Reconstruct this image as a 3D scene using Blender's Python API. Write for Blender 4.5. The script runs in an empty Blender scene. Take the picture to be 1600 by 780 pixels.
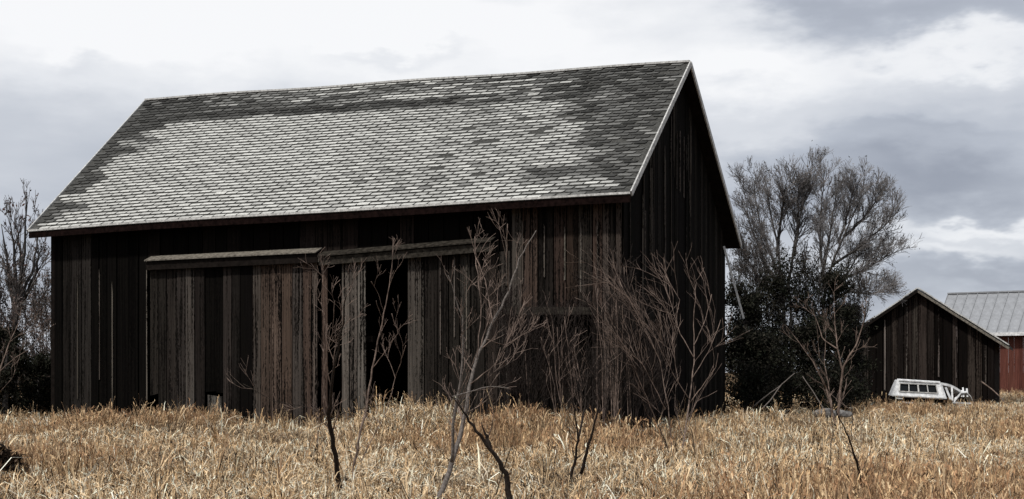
import bpy, bmesh, math, random
import numpy as np
from mathutils import Vector, Matrix

random.seed(7)
RNG = np.random.default_rng(11)
sc = bpy.context.scene
COL = sc.collection
R = math.radians

# ------------------------------------------------------------------ camera
F, CX, HY, EYE = 2000.0, 800.0, 580.0, 1.6          # focal length and horizon in photo pixels, eye height in m
cam = bpy.data.objects.new("camera", bpy.data.cameras.new("camera"))
COL.objects.link(cam)
cam.location = (0, 0, EYE)
cam.rotation_euler = (R(90), 0, 0)
cam.data.sensor_width = 36.0
cam.data.lens = 36.0 * F / 1600.0
cam.data.shift_y = (HY - 390.0) / 1600.0
cam.data.clip_start = 0.1
cam.data.clip_end = 5000
sc.camera = cam

# ------------------------------------------------------------------ light
SUN_EL, SUN_AZ = 54.0, 218.0                         # elevation; azimuth clockwise from +Y (behind the camera, to the left)
SUN_STRENGTH, SKY_STRENGTH = 3.7, 0.1
sl = bpy.data.lights.new("sun", 'SUN')
sl.energy = SUN_STRENGTH
sl.angle = R(4)
sl.color = (1.0, 0.95, 0.88)
sun = bpy.data.objects.new("sun", sl)
COL.objects.link(sun)
to_sun = Vector((math.sin(R(SUN_AZ)) * math.cos(R(SUN_EL)), math.cos(R(SUN_AZ)) * math.cos(R(SUN_EL)), math.sin(R(SUN_EL))))
sun.rotation_euler = to_sun.to_track_quat('Z', 'Y').to_euler()
sc.view_settings.view_transform = 'Standard'
sc.view_settings.look = 'None'
sc.view_settings.gamma = 1.0
sc.view_settings.exposure = 0.0


class NT:
    """tiny helper to write node trees"""
    def __init__(self, tree):
        self.t = tree
        self.n = tree.nodes
        self.l = tree.links

    def node(self, kind, **kw):
        nd = self.n.new(kind)
        for k, v in kw.items():
            setattr(nd, k, v)
        return nd

    def link(self, a, b):
        self.l.new(a, b)

    def put(self, sock, v):
        if hasattr(v, 'is_linked'):
            self.l.new(v, sock)
        else:
            sock.default_value = v

    def math(self, op, a, b=0.0, c=0.0, clamp=False):
        nd = self.node('ShaderNodeMath', operation=op, use_clamp=clamp)
        self.put(nd.inputs[0], a)
        self.put(nd.inputs[1], b)
        self.put(nd.inputs[2], c)
        return nd.outputs[0]

    def noise(self, vec, scale, detail=3.0, rough=0.55, dist=0.0):
        nd = self.node('ShaderNodeTexNoise')
        if vec is not None:
            self.link(vec, nd.inputs['Vector'])
        nd.inputs['Scale'].default_value = scale
        nd.inputs['Detail'].default_value = detail
        nd.inputs['Roughness'].default_value = rough
        nd.inputs['Distortion'].default_value = dist
        return nd.outputs['Fac']

    def ramp(self, fac, stops):
        nd = self.node('ShaderNodeValToRGB')
        self.link(fac, nd.inputs[0])
        e = nd.color_ramp.elements
        e[0].position, e[0].color = stops[0][0], (*stops[0][1], 1)
        e[1].position, e[1].color = stops[-1][0], (*stops[-1][1], 1)
        for p, c in stops[1:-1]:
            x = e.new(p)
            x.color = (*c, 1)
        return nd.outputs[0]

    def mix(self, fac, a, b, blend='MIX'):
        nd = self.node('ShaderNodeMix', data_type='RGBA', blend_type=blend)
        self.put(nd.inputs[0], fac)
        self.put(nd.inputs[6], a if hasattr(a, 'is_linked') or len(a) == 4 else (*a, 1))
        self.put(nd.inputs[7], b if hasattr(b, 'is_linked') or len(b) == 4 else (*b, 1))
        return nd.outputs[2]

    def scalevec(self, vec, s):
        nd = self.node('ShaderNodeMapping')
        self.link(vec, nd.inputs[0])
        nd.inputs['Scale'].default_value = s
        return nd.outputs[0]


# ------------------------------------------------------------------ sky
def build_world():
    w = bpy.data.worlds.new("World")
    sc.world = w
    w.use_nodes = True
    n = NT(w.node_tree)
    n.n.clear()
    out = n.node('ShaderNodeOutputWorld')
    bg = n.node('ShaderNodeBackground')
    bg.inputs[1].default_value = SKY_STRENGTH
    n.link(bg.outputs[0], out.inputs[0])
    sky = n.node('ShaderNodeTexSky', sky_type='NISHITA', sun_disc=False)
    sky.sun_elevation = R(SUN_EL)
    sky.sun_rotation = R(SUN_AZ)
    tc = n.node('ShaderNodeTexCoord')
    d = tc.outputs['Generated']
    sep = n.node('ShaderNodeSeparateXYZ')
    n.link(d, sep.inputs[0])
    x, y, z = sep.outputs
    az = n.math('ARCTAN2', x, y)
    el = n.math('ARCSINE', z)
    # layered cloud: noise stretched along the horizon
    comb = n.node('ShaderNodeCombineXYZ')
    n.link(az, comb.inputs[0])
    n.link(n.math('MULTIPLY', el, 2.4), comb.inputs[1])
    v = comb.outputs[0]
    warp = n.noise(v, 5.0, 5, 0.55)
    warp2 = n.noise(n.scalevec(v, (1.3, 1.3, 1)), 7.0, 5, 0.55)
    azw = n.math('ADD', az, n.math('MULTIPLY', n.math('SUBTRACT', warp, 0.5), 0.22))
    elw = n.math('ADD', el, n.math('MULTIPLY', n.math('SUBTRACT', warp2, 0.5), 0.11))
    base = n.math('ADD', 0.66, n.math('MULTIPLY', n.math('SUBTRACT', n.noise(v, 4.0, 5, 0.52, 0.2), 0.5), 0.34))
    base = n.math('ADD', base, n.math('MULTIPLY', n.math('SUBTRACT', n.noise(n.scalevec(v, (1, 2.2, 1)), 11.0, 4, 0.55), 0.5), 0.07))
    # cloud masses: bearing, elevation (from photo pixels), radii, brightness
    masses = [(400, 40, 480, 110, 0.40), (860, 70, 330, 90, 0.24), (60, 90, 200, 60, 0.15), (60, 260, 190, 60, -0.03),
              (620, 92, 120, 16, -0.20), (150, 130, 90, 16, -0.14), (80, 420, 160, 70, -0.20),
              (1270, 18, 130, 26, -0.18), (1500, 50, 190, 42, -0.22), (1180, 120, 190, 44, 0.30),
              (1530, 108, 160, 18, 0.24), (1220, 210, 140, 24, 0.10), (1560, 190, 120, 22, -0.06),
              (1500, 300, 240, 52, -0.28), (1480, 225, 120, 16, -0.12), (1540, 372, 130, 13, 0.30), (1470, 402, 110, 12, 0.18), (1540, 440, 160, 22, -0.20), (1150, 330, 110, 70, -0.14), (1340, 470, 120, 40, -0.22)]
    v_ = base
    for px, py, rx, ry, b in masses:
        a0, e0 = math.atan((px - CX) / F), math.atan((HY - py) / F)
        ra, re = rx / F, ry / F
        qa = n.math('POWER', n.math('DIVIDE', n.math('SUBTRACT', azw, a0), ra), 2.0)
        qe = n.math('POWER', n.math('DIVIDE', n.math('SUBTRACT', elw, e0), re), 2.0)
        g = n.math('EXPONENT', n.math('MULTIPLY', n.math('ADD', qa, qe), -1.0))
        v_ = n.math('MULTIPLY_ADD', g, b, v_)
    col = n.ramp(v_, [(0.0, (0.17, 0.19, 0.235)), (0.3, (0.295, 0.322, 0.39)), (0.55, (0.49, 0.525, 0.595)), (0.8, (0.80, 0.82, 0.86)), (1.0, (0.97, 0.975, 0.99))])
    cloud = n.mix(1.0, col, (10, 10, 10, 1), 'MULTIPLY')
    c = n.mix(0.95, sky.outputs[0], cloud)
    n.link(c, bg.inputs[0])


build_world()


# ------------------------------------------------------------------ materials
def new_mat(name):
    m = bpy.data.materials.new(name)
    m.use_nodes = True
    n = NT(m.node_tree)
    b = n.n['Principled BSDF']
    b.inputs['Roughness'].default_value = 0.95
    b.inputs['Specular IOR Level'].default_value = 0.03
    return m, n, b


def bump(n, b, h, strength=0.4, dist=0.01):
    bp = n.node('ShaderNodeBump')
    bp.inputs['Strength'].default_value = strength
    bp.inputs['Distance'].default_value = dist
    n.link(h, bp.inputs['Height'])
    n.link(bp.outputs[0], b.inputs['Normal'])


def wood_material(name, fleck=0.5, black=(0.004, 0.0035, 0.003)):
    """old bare boards: object colour, vertical grain, black weather flecks"""
    m, n, b = new_mat(name)
    oi = n.node('ShaderNodeObjectInfo')
    tc = n.node('ShaderNodeTexCoord')
    off = n.node('ShaderNodeVectorMath', operation='MULTIPLY_ADD')
    n.link(tc.outputs['Object'], off.inputs[0])
    off.inputs[1].default_value = (1, 1, 1)
    cmb = n.node('ShaderNodeCombineXYZ')
    n.link(n.math('MULTIPLY', oi.outputs['Random'], 37.0), cmb.inputs[0])
    n.link(n.math('MULTIPLY', oi.outputs['Random'], 91.0), cmb.inputs[2])
    n.link(cmb.outputs[0], off.inputs[2])
    v = off.outputs[0]
    grain = n.noise(n.scalevec(v, (30, 30, 0.8)), 1.0, 4, 0.6)
    fl = n.noise(n.scalevec(v, (42, 42, 10)), 1.0, 5, 0.7)
    big = n.noise(n.scalevec(v, (3.0, 3.0, 0.5)), 1.0, 3, 0.5)
    streak = n.noise(n.scalevec(v, (22, 22, 0.30)), 1.0, 3, 0.6)
    c = n.mix(n.math('MULTIPLY', n.math('SUBTRACT', grain, 0.3), 1.6, clamp=True), (0.35, 0.33, 0.32), (1.45, 1.42, 1.38))
    c = n.mix(1.0, oi.outputs['Color'], c, 'MULTIPLY')
    dark = n.math('ADD', fl, n.math('MULTIPLY', n.math('SUBTRACT', big, 0.5), 0.45))
    dark = n.math('ADD', dark, n.math('MULTIPLY', n.math('SUBTRACT', streak, 0.5), 1.25))
    fac = n.ramp(dark, [(fleck - 0.04, (0, 0, 0)), (fleck + 0.04, (1, 1, 1))])
    c = n.mix(fac, (*black, 1), c)
    n.link(c, b.inputs['Base Color'])
    bump(n, b, grain, 0.6, 0.006)
    return m


def plain_material(name, col, var=0.35, scale=6.0, rough=0.95, metallic=0.0, spec=0.03):
    m, n, b = new_mat(name)
    tc = n.node('ShaderNodeTexCoord')
    f = n.noise(tc.outputs['Object'], scale, 5, 0.65)
    lo = tuple(c * (1 - var) for c in col)
    hi = tuple(c * (1 + var) for c in col)
    c = n.ramp(f, [(0.3, lo), (0.7, hi)])
    n.link(c, b.inputs['Base Color'])
    b.inputs['Roughness'].default_value = rough
    b.inputs['Metallic'].default_value = metallic
    b.inputs['Specular IOR Level'].default_value = spec
    bump(n, b, f, 0.3, 0.01)
    return m


def attr_material(name, rough=0.95, fine=30.0, amount=0.5, spec=0.03, dark=0.0):
    """colour stored per face, broken up by fine noise"""
    m, n, b = new_mat(name)
    at = n.node('ShaderNodeVertexColor', layer_name='tone')
    tc = n.node('ShaderNodeTexCoord')
    f = n.noise(tc.outputs['Object'], fine, 4, 0.7)
    g = n.ramp(f, [(0.32, (1 - amount,) * 3), (0.68, (1 + amount * 0.6,) * 3)])
    c = n.mix(1.0, at.outputs[0], g, 'MULTIPLY')
    if dark:
        k = n.noise(tc.outputs['Object'], fine * 1.7, 3, 0.7)
        c = n.mix(n.ramp(k, [(dark - 0.03, (0, 0, 0)), (dark + 0.03, (1, 1, 1))]), (0.02, 0.02, 0.018), c)
    n.link(c, b.inputs['Base Color'])
    b.inputs['Roughness'].default_value = rough
    b.inputs['Specular IOR Level'].default_value = spec
    return m


M_WOOD = wood_material("weathered_board", 0.455)
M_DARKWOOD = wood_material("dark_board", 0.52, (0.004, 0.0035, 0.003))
M_SHED = wood_material("shed_board", 0.46, (0.006, 0.0045, 0.004))
M_RED = wood_material("red_board", 0.36, (0.06, 0.024, 0.018))
M_TIMBER = plain_material("old_timber", (0.010, 0.008, 0.007), 0.5, 9)
M_TRIM = plain_material("grey_trim", (0.42, 0.42, 0.41), 0.5, 14)
M_FASCIA = plain_material("red_brown_fascia", (0.007, 0.0038, 0.0034), 0.8, 9)
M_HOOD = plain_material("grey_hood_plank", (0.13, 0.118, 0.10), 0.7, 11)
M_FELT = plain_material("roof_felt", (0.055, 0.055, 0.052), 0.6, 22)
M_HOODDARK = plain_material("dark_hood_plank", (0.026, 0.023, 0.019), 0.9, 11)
M_PALETRIM = plain_material("dull_window_frame", (0.10, 0.097, 0.092), 0.5, 14)
M_SHINGLE = attr_material("shingle", 0.95, 26, 0.35, 0.03, 0.30)
M_GRASS = attr_material("dry_grass", 0.9, 9, 0.3, 0.04)
M_BARK = plain_material("black_bark", (0.026, 0.021, 0.018), 0.5, 40)
M_BARKGREY = plain_material("grey_bark", (0.13, 0.115, 0.105), 0.6, 40)
M_TWIG = plain_material("pale_red_twig", (0.145, 0.110, 0.092), 0.9, 7)
M_TWIGDARK = plain_material("dark_twig", (0.026, 0.021, 0.019), 0.6, 25)
M_TREEBARK = plain_material("tree_bark", (0.05, 0.046, 0.044), 0.5, 14)
M_TREETWIG = plain_material("tree_twig", (0.15, 0.142, 0.142), 0.5, 14)
M_CEDAR = attr_material("evergreen_leaf", 0.9, 8, 0.5, 0.02)
M_LEAF = attr_material("dry_leaf", 0.9, 8, 0.4, 0.03)
M_METAL = plain_material("pale_metal_roof", (0.265, 0.275, 0.29), 0.22, 2.2, 0.45, 0.35, 0.4)
M_WHITE = plain_material("white_fibreglass", (0.56, 0.57, 0.58), 0.42, 7, 0.6, 0.0, 0.3)
M_STONE = plain_material("field_stone", (0.16, 0.155, 0.15), 0.5, 9)


def glass_material():
    m, n, b = new_mat("dark_window_glass")
    b.inputs['Base Color'].default_value = (0.006, 0.007, 0.008, 1)
    b.inputs['Roughness'].default_value = 0.35
    b.inputs['Specular IOR Level'].default_value = 0.15
    return m


M_GLASS = glass_material()


def ground_material():
    m, n, b = new_mat("field_soil")
    tc = n.node('ShaderNodeTexCoord')
    f = n.noise(tc.outputs['Object'], 0.6, 6, 0.65)
    g = n.noise(tc.outputs['Object'], 9.0, 5, 0.7)
    c = n.ramp(f, [(0.3, (0.05, 0.035, 0.02)), (0.55, (0.13, 0.085, 0.045)), (0.75, (0.20, 0.14, 0.075))])
    c = n.mix(n.ramp(g, [(0.4, (0, 0, 0)), (0.6, (1, 1, 1))]), (0.05, 0.035, 0.022), c)
    n.link(c, b.inputs['Base Color'])
    bump(n, b, g, 0.8, 0.05)
    return m


M_GROUND = ground_material()


# ------------------------------------------------------------------ object helpers
def link_mesh(name, me, mat=None, parent=None):
    o = bpy.data.objects.new(name, me)
    COL.objects.link(o)
    if mat is not None and not me.materials:
        me.materials.append(mat)
    if parent is not None:
        o.parent = parent
        if parent.parent is None and parent.type == 'EMPTY':
            o.matrix_parent_inverse = Matrix.Translation(-Vector(parent.location))
    return o


def mesh_of(name, verts, faces):
    me = bpy.data.meshes.new(name)
    me.from_pydata([tuple(v) for v in verts], [], faces)
    me.update()
    return me


def obj(name, verts, faces, mat, parent=None, color=None, smooth=False):
    me = mesh_of(name, verts, faces)
    if smooth:
        me.polygons.foreach_set('use_smooth', [True] * len(me.polygons))
    o = link_mesh(name, me, mat, parent)
    if color is not None:
        o.color = (*color, 1)
    return o


def thing(name, label, cat, loc, group=None):
    o = bpy.data.objects.new(name, None)
    COL.objects.link(o)
    o.location = loc
    o.empty_display_size = 0.3
    o['label'] = label
    o['category'] = cat
    if group:
        o['group'] = group
    return o


def set_tone(me, cols):
    """one colour per face"""
    a = me.color_attributes.new('tone', 'FLOAT_COLOR', 'CORNER')
    buf = np.ones((len(me.loops), 4), np.float32)
    i = 0
    for p, c in zip(me.polygons, cols):
        k = p.loop_total
        buf[i:i + k, :3] = c
        i += k
    a.data.foreach_set('color', buf.ravel())


BOX_F = [(0, 3, 2, 1), (4, 5, 6, 7), (0, 1, 5, 4), (1, 2, 6, 5), (2, 3, 7, 6), (3, 0, 4, 7)]


class MB:
    def __init__(self):
        self.v, self.f = [], []

    def add(self, v, f):
        k = len(self.v)
        self.v += [tuple(q) for q in v]
        self.f += [tuple(i + k for i in q) for q in f]

    def box8(self, p):
        self.add(p, BOX_F)

    def bar(self, a, b, w, t, up=(0, 0, 1)):
        """rectangular bar from a to b; w across, t along 'up'"""
        a, b = Vector(a), Vector(b)
        d = (b - a).normalized()
        s = d.cross(Vector(up))
        if s.length < 1e-4:
            s = d.cross(Vector((1, 0, 0)))
        s.normalize()
        n = s.cross(d).normalized()
        s, n = s * w / 2, n * t / 2
        self.box8([a - s - n, a + s - n, b + s - n, b - s - n, a - s + n, a + s + n, b + s + n, b - s + n])

    def tube(self, pts, rad, k=5):
        pts = [Vector(p) for p in pts]
        base = len(self.v)
        m = len(pts)
        for i, p in enumerate(pts):
            t = (pts[min(i + 1, m - 1)] - pts[max(i - 1, 0)])
            if t.length < 1e-6:
                t = Vector((0, 0, 1))
            t.normalize()
            ref = Vector((0.37, 0.9, 0.21)) if abs(t.y) < 0.85 else Vector((1, 0, 0))
            a = t.cross(ref).normalized()
            b = t.cross(a)
            for j in range(k):
                an = 2 * math.pi * j / k
                self.v.append(tuple(p + (a * math.cos(an) + b * math.sin(an)) * rad[i]))
        for i in range(m - 1):
            for j in range(k):
                q = base + i * k
                self.f.append((q + j, q + (j + 1) % k, q + k + (j + 1) % k, q + k + j))
        self.f.append(tuple(base + j for j in reversed(range(k))))
        self.f.append(tuple(base + (m - 1) * k + j for j in range(k)))

    def build(self, name, mat, parent=None, color=None, smooth=False):
        return obj(name, self.v, self.f, mat, parent, color, smooth)


def P(px, py, Y):
    """photo pixel at a distance Y -> point in the place"""
    return Vector(((px - CX) / F * Y, Y, EYE + (HY - py) / F * Y))


# ------------------------------------------------------------------ ground
MOUNDS = [(P(640, 600, 28.5), 1.3, 0.50), (P(560, 600, 29), 1.8, 0.12), (P(862, 600, 25.5), 1.1, 0.46), (P(1215, 600, 30), 1.9, 0.30),
          (P(1110, 600, 27.5), 0.8, 0.10), (P(1590, 600, 44), 2.0, 0.12), (P(270, 600, 31), 2.6, 0.12), (P(790, 600, 25.5), 0.8, 0.10)]


def ground_z(x, y):
    z = 0.0 * x
    for c, r, h in MOUNDS:
        z = z + h * np.exp(-((x - c.x) ** 2 + (y - c.y) ** 2) / (r * r))
    w = np.clip((120 - np.hypot(x, y)) / 60, 0, 1)
    z = z + w * (0.05 * np.sin(x * 0.9 + y * 0.31) + 0.045 * np.sin(y * 1.3 - x * 0.4 + 1.0) + 0.03 * np.sin(x * 2.3 + 0.6 * y))
    return z


def build_ground():
    n = 150
    t = np.linspace(-1, 1, n)
    ax = np.sign(t) * (np.abs(t) * 28 + np.abs(t) ** 6 * 1400)
    X, Y = np.meshgrid(ax + 4, ax + 28)
    Z = ground_z(X, Y)
    v = np.stack([X, Y, Z], -1).reshape(-1, 3)
    f = [(j * n + i, j * n + i + 1, (j + 1) * n + i + 1, (j + 1) * n + i) for j in range(n - 1) for i in range(n - 1)]
    o = obj("ground", v.tolist(), f, M_GROUND, smooth=True)
    o['kind'] = 'structure'
    o['label'] = 'uneven field floor under the dry grass'


build_ground()

# ------------------------------------------------------------------ big barn
TH = 0.409
U = Vector((-math.cos(TH), math.sin(TH), 0))          # along the long wall, to the left and away
V = Vector((math.sin(TH), math.cos(TH), 0))           # along the gable, away
RF, LF = P(985, 302, 28.12), P(45, 360, 35.0)
RR, LR = P(1078, 98, 32.71), P(228, 157, 39.58)
RB = P(1157, 383, 37.30)
LB = LF + V * 10 + Vector((0, 0, -0.1))
WR = RF + U * 0.35 + V * 0.5
WR.z = 0
LEN = 17.286 - 0.35 - 0.5
GL = 10 - 0.5 - 0.2


def lerp(a, b, t):
    return a + (b - a) * t


def roof_pt(s, t, back=False):
    """s 0 right .. 1 left, t 0 eave .. 1 ridge"""
    e = lerp(RB, LB, s) if back else lerp(RF, LF, s)
    r = lerp(RR, LR, s)
    p = lerp(e, r, t)
    p = p.copy()
    p.z += 0.015 * math.sin(s * 17) * t + 0.015 * math.sin(s * 9 + 1) * (1 - t)
    if back is False:
        p.z += 0.03 * math.sin(math.pi * s) * (1 - t)
    return p


def roof_under_front(s_m):
    """roof height above the front wall plane at s metres from its right corner"""
    s = (s_m + 0.35) / 17.286
    return roof_pt(s, 0.10).z - 0.16


def front_s(px):
    k = (px - CX) / F
    return (k * WR.y - WR.x) / (U.x - k * U.y)


def front_z(px, py):
    return EYE + (HY - py) / F * (WR.y + front_s(px) * U.y)


def wall_board(parent, org, du, dn, s0, s1, zb, zt0, zt1, mat, color, proud=0.0, th=0.028, name='board', lean=0.0):
    """a vertical plank between s0 and s1 with its own bottom and top"""
    a, b = sorted((s0, s1))
    if s0 > s1:
        zt0, zt1 = zt1, zt0
    j0, j1 = random.uniform(-0.04, 0.04), random.uniform(-0.04, 0.04)

    def q(s, z, d):
        p = org + du * s + dn * d
        return (p.x, p.y, z)
    l = lean
    pts = [q(a, zb + j0, proud), q(b, zb + j1, proud), q(b, zb + j1, proud + th), q(a, zb + j0, proud + th),
           q(a + l, zt0, proud), q(b + l, zt1, proud), q(b + l, zt1, proud + th), q(a + l, zt0, proud + th)]
    return obj(name, pts, BOX_F, mat, parent, color)


def jit(c, a=0.3):
    k = random.uniform(1 - a, 1 + a) * 0.76
    return tuple(x * k * random.uniform(0.98, 1.02) for x in c)


def build_barn():
    t = thing('barn', 'large weathered dark board barn with a long patchy shingle roof', 'barn', (WR.x, WR.y, 0))
    NF, NG = -V, -U
    # ---- front wall: girts are the wall's own mesh, the planks hang on them
    g = MB()
    for z in (0.5, 2.4, 4.6):
        segs = [(0.02, front_s(640)), (front_s(570), front_s(540)), (front_s(500), LEN - 0.02)] if z < 4 else [(0.02, LEN - 0.02)]
        for a, b in segs:
            p, q = WR + U * a - NF * 0.45 + Vector((0, 0, z)), WR + U * b - NF * 0.45 + Vector((0, 0, z))
            g.bar(p, q, 0.12, 0.15)
    front = g.build('wall', M_TIMBER, t)
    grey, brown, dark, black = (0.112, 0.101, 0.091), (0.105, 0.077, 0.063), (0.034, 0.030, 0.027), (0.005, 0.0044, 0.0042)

    def run(px0, px1, wpx, bot, top, tint, mat=M_WOOD, proud=0.0, parent=front, gap=0.013, jitter=0.45):
        """planks from px0 to px1 (photo columns) on the front wall"""
        x = px0
        while x < px1 - 2:
            x2 = min(x + wpx * random.uniform(0.75, 1.25), px1)
            if px1 - x2 < wpx * 0.4:
                x2 = px1
            a, b = front_s(x), front_s(x2)
            zb = bot(x) if callable(bot) else bot
            zt0 = top(x) if callable(top) else top
            zt1 = top(x2) if callable(top) else top
            wall_board(parent, WR, U, NF, a - gap, b + gap, zb, zt0, zt1, mat, jit(tint(x) if callable(tint) else tint, jitter), proud + random.uniform(0, 0.022))
            x = x2

    def roof_top(x):
        return roof_under_front(front_s(x))

    def pick(*c):
        return lambda x: random.choice(c)
    # left part of the wall
    run(85, 232, 15, 0.0, roof_top, pick(black, black, black, dark, (0.03, 0.027, 0.025)))
    # above the door rail, up to the roof; eave shadow put into mostly black boards

    def hood_z(x):
        return front_z(x, 408 - (x - 235) * 0.052) if x < 505 else front_z(x, 402 - (x - 505) * 0.07)
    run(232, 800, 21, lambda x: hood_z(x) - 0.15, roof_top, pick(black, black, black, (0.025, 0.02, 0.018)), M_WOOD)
    # planks beside the doorway
    run(503, 513.5, 11, 0.0, lambda x: hood_z(x) - 0.15, brown, M_WOOD, 0.0)
    # right of the doorway
    run(638, 800, 21, 0.0, lambda x: hood_z(x) - 0.16, pick(dark, (0.07, 0.063, 0.057), dark, (0.065, 0.054, 0.047)), M_WOOD)
    run(800, 942, 20, lambda x: front_z(x, 481), roof_top, pick((0.088, 0.08, 0.072), (0.085, 0.062, 0.051), dark, (0.08, 0.07, 0.062)), M_WOOD)
    run(942, 972.5, 11, 0.0, roof_top, pick(dark, black, (0.09, 0.075, 0.065)), M_WOOD)
    # recessed lower wall under the beam
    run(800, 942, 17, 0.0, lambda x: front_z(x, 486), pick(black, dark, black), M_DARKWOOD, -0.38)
    # thin upright battens, paler than most boards
    for px, y0, y1 in ((178, 440, 640), (158, 420, 640), (690, 400, 560), (712, 400, 560), (731, 402, 560), (793, 330, 478), (818, 345, 478), (852, 350, 478), (884, 345, 470), (909, 340, 478), (935, 345, 470), (232, 405, 640), (124, 430, 630)):
        s = front_s(px)
        wall_board(front, WR, U, NF, s - 0.015, s + 0.015, front_z(px, y1 - random.uniform(0, 60)), front_z(px, y0 + random.uniform(0, 25)), front_z(px, y0), M_WOOD, jit((0.17, 0.152, 0.134), 0.4), 0.052, 0.02, 'batten')
    # beam with broken plank ends
    bm_ = MB()
    a, b = front_s(788), front_s(944)
    bm_.bar(WR + U * a + NF * 0.03 + Vector((0, 0, front_z(788, 486))), WR + U * b + NF * 0.03 + Vector((0, 0, front_z(944, 486))), 0.20, 0.17)
    bm_.build('beam', M_HOODDARK, t)
    # ---- sliding door on the rail
    fr = MB()
    for y in (440,):
        fr.bar(WR + U * front_s(240) + NF * 0.045 + Vector((0, 0, front_z(240, y))), WR + U * front_s(500) + NF * 0.045 + Vector((0, 0, front_z(500, y))), 0.03, 0.14)
    door = fr.build('sliding_door', M_TIMBER, t)
    for y in (530, 600):
        m = MB()
        m.bar(WR + U * front_s(240) + NF * 0.045 + Vector((0, 0, front_z(240, y))), WR + U * front_s(500) + NF * 0.045 + Vector((0, 0, front_z(500, y))), 0.03, 0.14)
        m.build('cross_rail', M_TIMBER, door)
    door['label'] = 'wide sliding barn door of weathered planks hanging from its rail'

    def door_bot(x):
        return front_z(x, 617) if 238 < x < 251 else 0.05

    def dtop(x):
        return hood_z(x) - 0.12
    run(238, 251, 12, lambda x: front_z(x, 617), dtop, dark, M_WOOD, 0.065, door, 0.010)
    run(251, 324, 15, 0.05, dtop, pick((0.08, 0.073, 0.067), dark, (0.07, 0.062, 0.057), dark, (0.05, 0.044, 0.04)), M_WOOD, 0.065, door, 0.010)
    run(324, 352, 14, lambda x: front_z(x, 612), dtop, black, M_DARKWOOD, 0.05, door, 0.002)
    run(352, 398, 16, 0.05, dtop, pick(dark, black, dark), M_WOOD, 0.065, door, 0.010)
    run(398, 499, 14, 0.05, dtop, pick(brown, grey, (0.115, 0.085, 0.07), (0.125, 0.107, 0.094)), M_WOOD, 0.065, door, 0.010, 0.25)
    wall_board(door, WR, U, NF, front_s(329), front_s(351), 0.1, front_z(340, 617), front_z(340, 620), M_WOOD, (0.10, 0.096, 0.089), 0.09, 0.03, 'patch_panel')
    # ---- narrow door leaf left of the opening
    fr2 = MB()
    for y in (430,):
        fr2.bar(WR + U * front_s(540) + NF * 0.045 + Vector((0, 0, front_z(540, y))), WR + U * front_s(574) + NF * 0.045 + Vector((0, 0, front_z(574, y))), 0.03, 0.14)
    leaf = fr2.build('sliding_door', M_TIMBER, t)
    m = MB()
    m.bar(WR + U * front_s(540) + NF * 0.045 + Vector((0, 0, front_z(540, 610))), WR + U * front_s(574) + NF * 0.045 + Vector((0, 0, front_z(574, 610))), 0.03, 0.14)
    m.build('cross_rail', M_TIMBER, leaf)
    leaf['label'] = 'narrow grey plank door leaf beside the dark opening'
    run(537.5, 575.5, 13, 0.0, dtop, pick((0.165, 0.15, 0.137), (0.145, 0.128, 0.115)), M_WOOD, 0.065, leaf, 0.010, 0.15)
    # ---- rail hoods: a sloped plank over a box of two boards
    def hood(pts, drop, lab, fac):
        (x0, y0), (x1, y1) = pts
        p, q = WR + U * front_s(x0), WR + U * front_s(x1)
        p = Vector((p.x, p.y, front_z(x0, y0)))
        q = Vector((q.x, q.y, front_z(x1, y1)))
        m = MB()
        up, out = Vector((0, 0, 0.07)), NF * 0.30
        thk = Vector((0, 0, 0.03))
        i0, i1 = p + NF * 0.03 + Vector((0, 0, 0.10)), q + NF * 0.03 + Vector((0, 0, 0.10))
        m.box8([i0, i1, i1 + out - Vector((0, 0, 0.13)), i0 + out - Vector((0, 0, 0.13)),
                i0 + thk, i1 + thk, i1 + out - Vector((0, 0, 0.10)), i0 + out - Vector((0, 0, 0.10))])
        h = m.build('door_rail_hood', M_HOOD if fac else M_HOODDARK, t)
        h['label'] = lab
        b = MB()
        d = Vector((0, 0, drop))
        for off in (0.26,):
            b.box8([p + NF * off - d, q + NF * off - d, q + NF * (off - 0.03) - d, p + NF * (off - 0.03) - d,
                    p + NF * off - Vector((0, 0, 0.045)), q + NF * off - Vector((0, 0, 0.045)), q + NF * (off - 0.03) - Vector((0, 0, 0.045)), p + NF * (off - 0.03) - Vector((0, 0, 0.045))])
        b.build('face_board', M_TIMBER if fac else M_HOODDARK, h)
        for c in (p, q):
            e = MB()
            e.bar(c + NF * 0.14 - d * 0.98, c + NF * 0.14 - Vector((0, 0, 0.05)), 0.03, 0.2, up=tuple(NF))
            e.build('end_board', M_HOOD if fac else M_HOODDARK, h)
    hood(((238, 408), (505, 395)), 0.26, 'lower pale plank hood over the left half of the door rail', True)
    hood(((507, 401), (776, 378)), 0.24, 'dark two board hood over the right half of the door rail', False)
    # ---- gable wall
    gm = MB()
    for z in (1.2, 3.0, 4.8):
        gm.bar(WR + V * 0.05 - NG * 0.12 + Vector((0, 0, z)), WR + V * (GL - 0.05) - NG * 0.12 + Vector((0, 0, z)), 0.12, 0.15)
    gable = gm.build('wall', M_TIMBER, t)
    gable['label'] = 'gable wall facing right with its shade put into near black boards'

    def gz(d):
        x = (d + 0.5) / 5.0
        return (roof_pt(0.02, x).z if x <= 1 else roof_pt(0.02, 2 - x, True).z) - 0.16
    d = 0.0
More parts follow.
